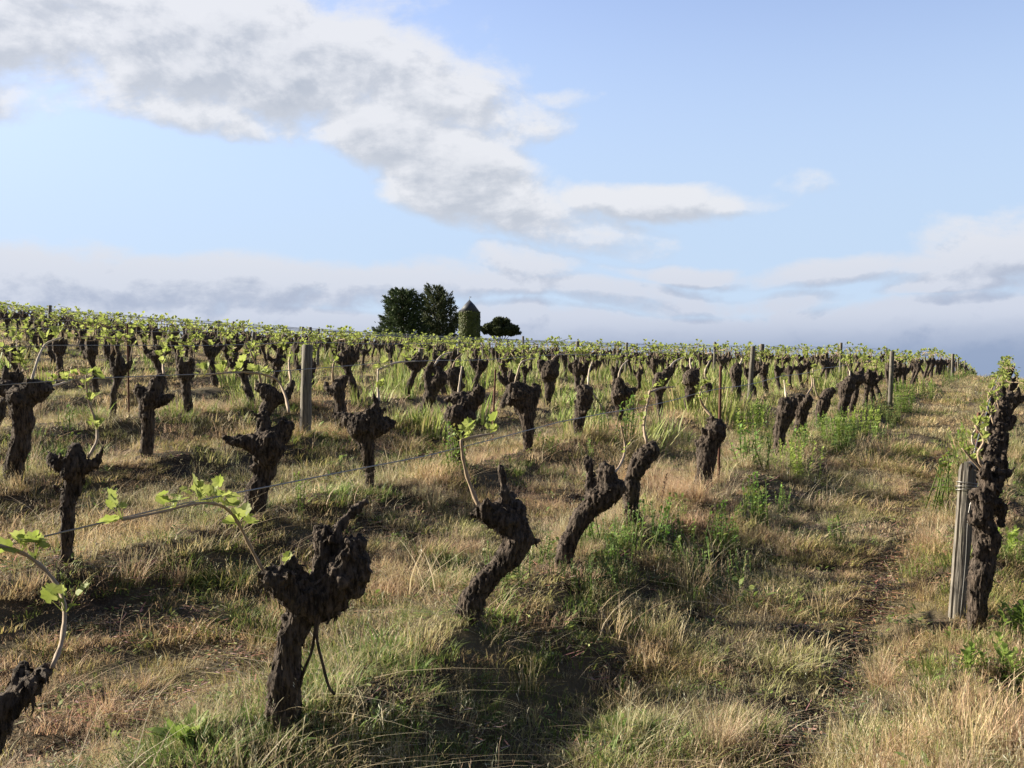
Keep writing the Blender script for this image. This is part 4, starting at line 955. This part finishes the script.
def conifer(px, Y, top_py, prof, name, label, mat, nb, seed, rise, leafn=70, size=.55):
    """prof: (picture y, left half-width px, right half-width px) of the crown; spiky boughs reach out to it"""
    X, Y, z0 = far_pt(px, Y); k = Y/F; rd = random.Random(seed); root = empty(name, (X, Y, z0), label, 'tree'); H_ = px_h(Y, z0, top_py)
    mbt = MB(); V, Fc = tube(catmull([(0, 0, -.5), (.2, 0, H_*.3), (0, .2, H_*.6), (0, 0, H_*.93)], 4), np.linspace(.8, .1, 13), 8); mbt.add(V, Fc)
    zs = [px_h(Y, z0, p[0]) for p in prof][::-1]; lw = [p[1]*k for p in prof][::-1]; rw = [p[2]*k for p in prof][::-1]
    LV = []
    for b in range(nb):
        t = (b+.5)/nb; z = .4+(H_-.4)*t**.95; a = b*2.39996+rd.uniform(-.3, .3); cx = math.cos(a)
        wl = np.interp(z, zs, lw); wr = np.interp(z, zs, rw); r = (wr*(1+cx)/2+wl*(1-cx)/2)*rd.uniform(.75, 1.15)
        up = rise*rd.uniform(.5, 1.3)*min(r, 3.5); st = np.array([0, 0, max(.3, z-up)]); en = np.array([math.cos(a)*r, math.sin(a)*r, z+up*.25])
        mid = (st+en)/2+np.array([0, 0, -.1*r]); V, Fc = tube([st, mid, en], [.13, .08, .03], 4); mbt.add(V, Fc)
        n = int(leafn*(.5+r/4)); tt = RNG.uniform(.25, 1.0, n)**.8; P = st*(1-tt)[:, None]+en*tt[:, None]+np.array([0, 0, -.1])*(4*tt*(1-tt))[:, None]*r
        wdt = (1.05-tt)*.42*r+.12; P = P+RNG.normal(0, 1, (n, 3))*wdt[:, None]*np.array([.7, .7, .42])
        d = (en-st)/(np.linalg.norm(en-st)+1e-6)+RNG.normal(0, .45, (n, 3))+np.array([0, 0, .35]); d /= np.linalg.norm(d, axis=1)[:, None]
        sdv = np.cross(d, RNG.normal(0, 1, (n, 3))); sdv /= np.linalg.norm(sdv, axis=1)[:, None]; sz = size*RNG.uniform(.5, 1.4, n)[:, None]
        LV.append(np.stack([P-d*sz*.4, P+sdv*sz*.22, P+d*sz, P-sdv*sz*.22], 1).reshape(-1, 3))
    link('trunk', mbt.mesh('trunk', [M_TBARK]), root)
    V = np.concatenate(LV); mb = MB(); mb.add(V, [(q, q+1, q+2, q+3) for q in range(0, len(V), 4)]); link('crown', mb.mesh('crown', [mat], smooth=False), root)
conifer(403, YT, 289, [(288, 4, 6), (291, 13, 13), (296, 17, 18), (303, 20, 20), (310, 20, 21), (317, 22, 22), (324, 23, 23), (330, 27, 24), (338, 29, 24), (350, 24, 20)],
     'cypress_tree', 'dense dark green tree, the leftmost and broadest of the group on the skyline', M_TREE, 170, 3, .55)
conifer(438, YT+8, 286, [(286, 12, 0), (291, 15, 7), (295, 13, 17), (300, 17, 15), (306, 17, 19), (312, 18, 24), (317, 19, 25), (323, 20, 20), (330, 22, 20), (338, 22, 19), (350, 18, 16)],
     'cypress_tree', 'dark tree with ragged spiky branch tips, between the broad tree and the tower', M_TREE2, 120, 8, 1.0, 75, .6)
tree(500, 255, 317, [(0, 323, 8, 5), (-6, 325, 7, 5), (7, 325, 7, 5), (-12, 328, 5, 4), (12, 328, 5, 4), (-4, 329, 9, 5), (5, 329, 9, 5), (-14, 331, 4, 3), (14, 331, 4, 3), (0, 326, 9, 5), (-8, 332, 7, 3), (8, 332, 7, 3), (0, 333, 8, 3)],
     'umbrella_pine', 'small round-topped umbrella pine right of the round tower', M_TREE2, 13000, .6, 5, .8, .35)
# round tower
XT, YTT, zT = far_pt(469.5, 235); kT = 235/F; rT = 10.0*kT
tw = empty('round_tower', (XT, YTT, zT), 'round ivy-covered tower with a dark conical roof on the skyline', 'tower')
zc = px_h(235, zT, 311.5); za = px_h(235, zT, 299.5)
mb = MB(); V, Fc = tube([(0, 0, -1), (0, 0, zc*.5), (0, 0, zc)], [rT*1.0, rT, rT], 40); mb.add(V, Fc)
M_TWALL = mat_simple('tower_stone', (.20, .18, .13), .95); link('tower_wall', mb.mesh('tower_wall', [M_TWALL]), tw)
M_SLATE = mat_simple('slate_roof', (.055, .06, .075), .6)
ns = 40; V = [(math.cos(t)*rT*1.04, math.sin(t)*rT*1.04, zc-.15) for t in np.linspace(0, 6.283, ns, endpoint=False)]+[(math.cos(t)*rT*.52, math.sin(t)*rT*.52, zc+(za-zc)*.55) for t in np.linspace(0, 6.283, ns, endpoint=False)]+[(0, 0, za)]
Fc = [(i, (i+1) % ns, ns+(i+1) % ns, ns+i) for i in range(ns)]+[(ns+i, ns+(i+1) % ns, 2*ns) for i in range(ns)]+[tuple(reversed(range(ns)))]
mb = MB(); mb.add(V, Fc); ro = link('conical_roof', mb.mesh('conical_roof', [M_SLATE]), tw)
mb = MB(); V, Fc = tube([(0, 0, za-.1), (0, 0, za+.7)], [.05, .03], 6); mb.add(V, Fc)
mb.add([(-.1, 0, za+.5), (.4, 0, za+.47), (.42, 0, za+.66), (.0, 0, za+.6), (-.1, .05, za+.5), (.4, .05, za+.47), (.42, .05, za+.66), (0, .05, za+.6)], [(0, 1, 2, 3), (7, 6, 5, 4), (0, 4, 5, 1), (1, 5, 6, 2), (2, 6, 7, 3), (3, 7, 4, 0)])
link('weather_vane', mb.mesh('weather_vane', [M_WIRE]), ro)
M_IVY = leafy('ivy_leaf', (.065, .085, .025), (.12, .14, .045), .25, scale=.8)
n = 9000; th = RNG.uniform(0, 6.283, n); zz = RNG.uniform(0, 1, n)*zc*.99; r_ = rT+RNG.uniform(.0, .22, n)
P = np.stack([np.cos(th)*r_, np.sin(th)*r_, zz], 1); nr = np.stack([np.cos(th), np.sin(th), np.zeros(n)], 1)+RNG.normal(0, .3, (n, 3)); tg = np.cross(nr, (0, 0, 1.)); tg /= np.linalg.norm(tg, axis=1)[:, None]; dn = np.cross(tg, nr); dn /= np.linalg.norm(dn, axis=1)[:, None]
s = RNG.uniform(.10, .26, n)[:, None]; V = np.stack([P-dn*s, P+tg*s*.8, P+dn*s, P-tg*s*.8], 1).reshape(-1, 3)
mb = MB(); mb.add(V, [(a, a+1, a+2, a+3) for a in range(0, 4*n, 4)]); link('ivy', mb.mesh('ivy', [M_IVY], smooth=False), tw)
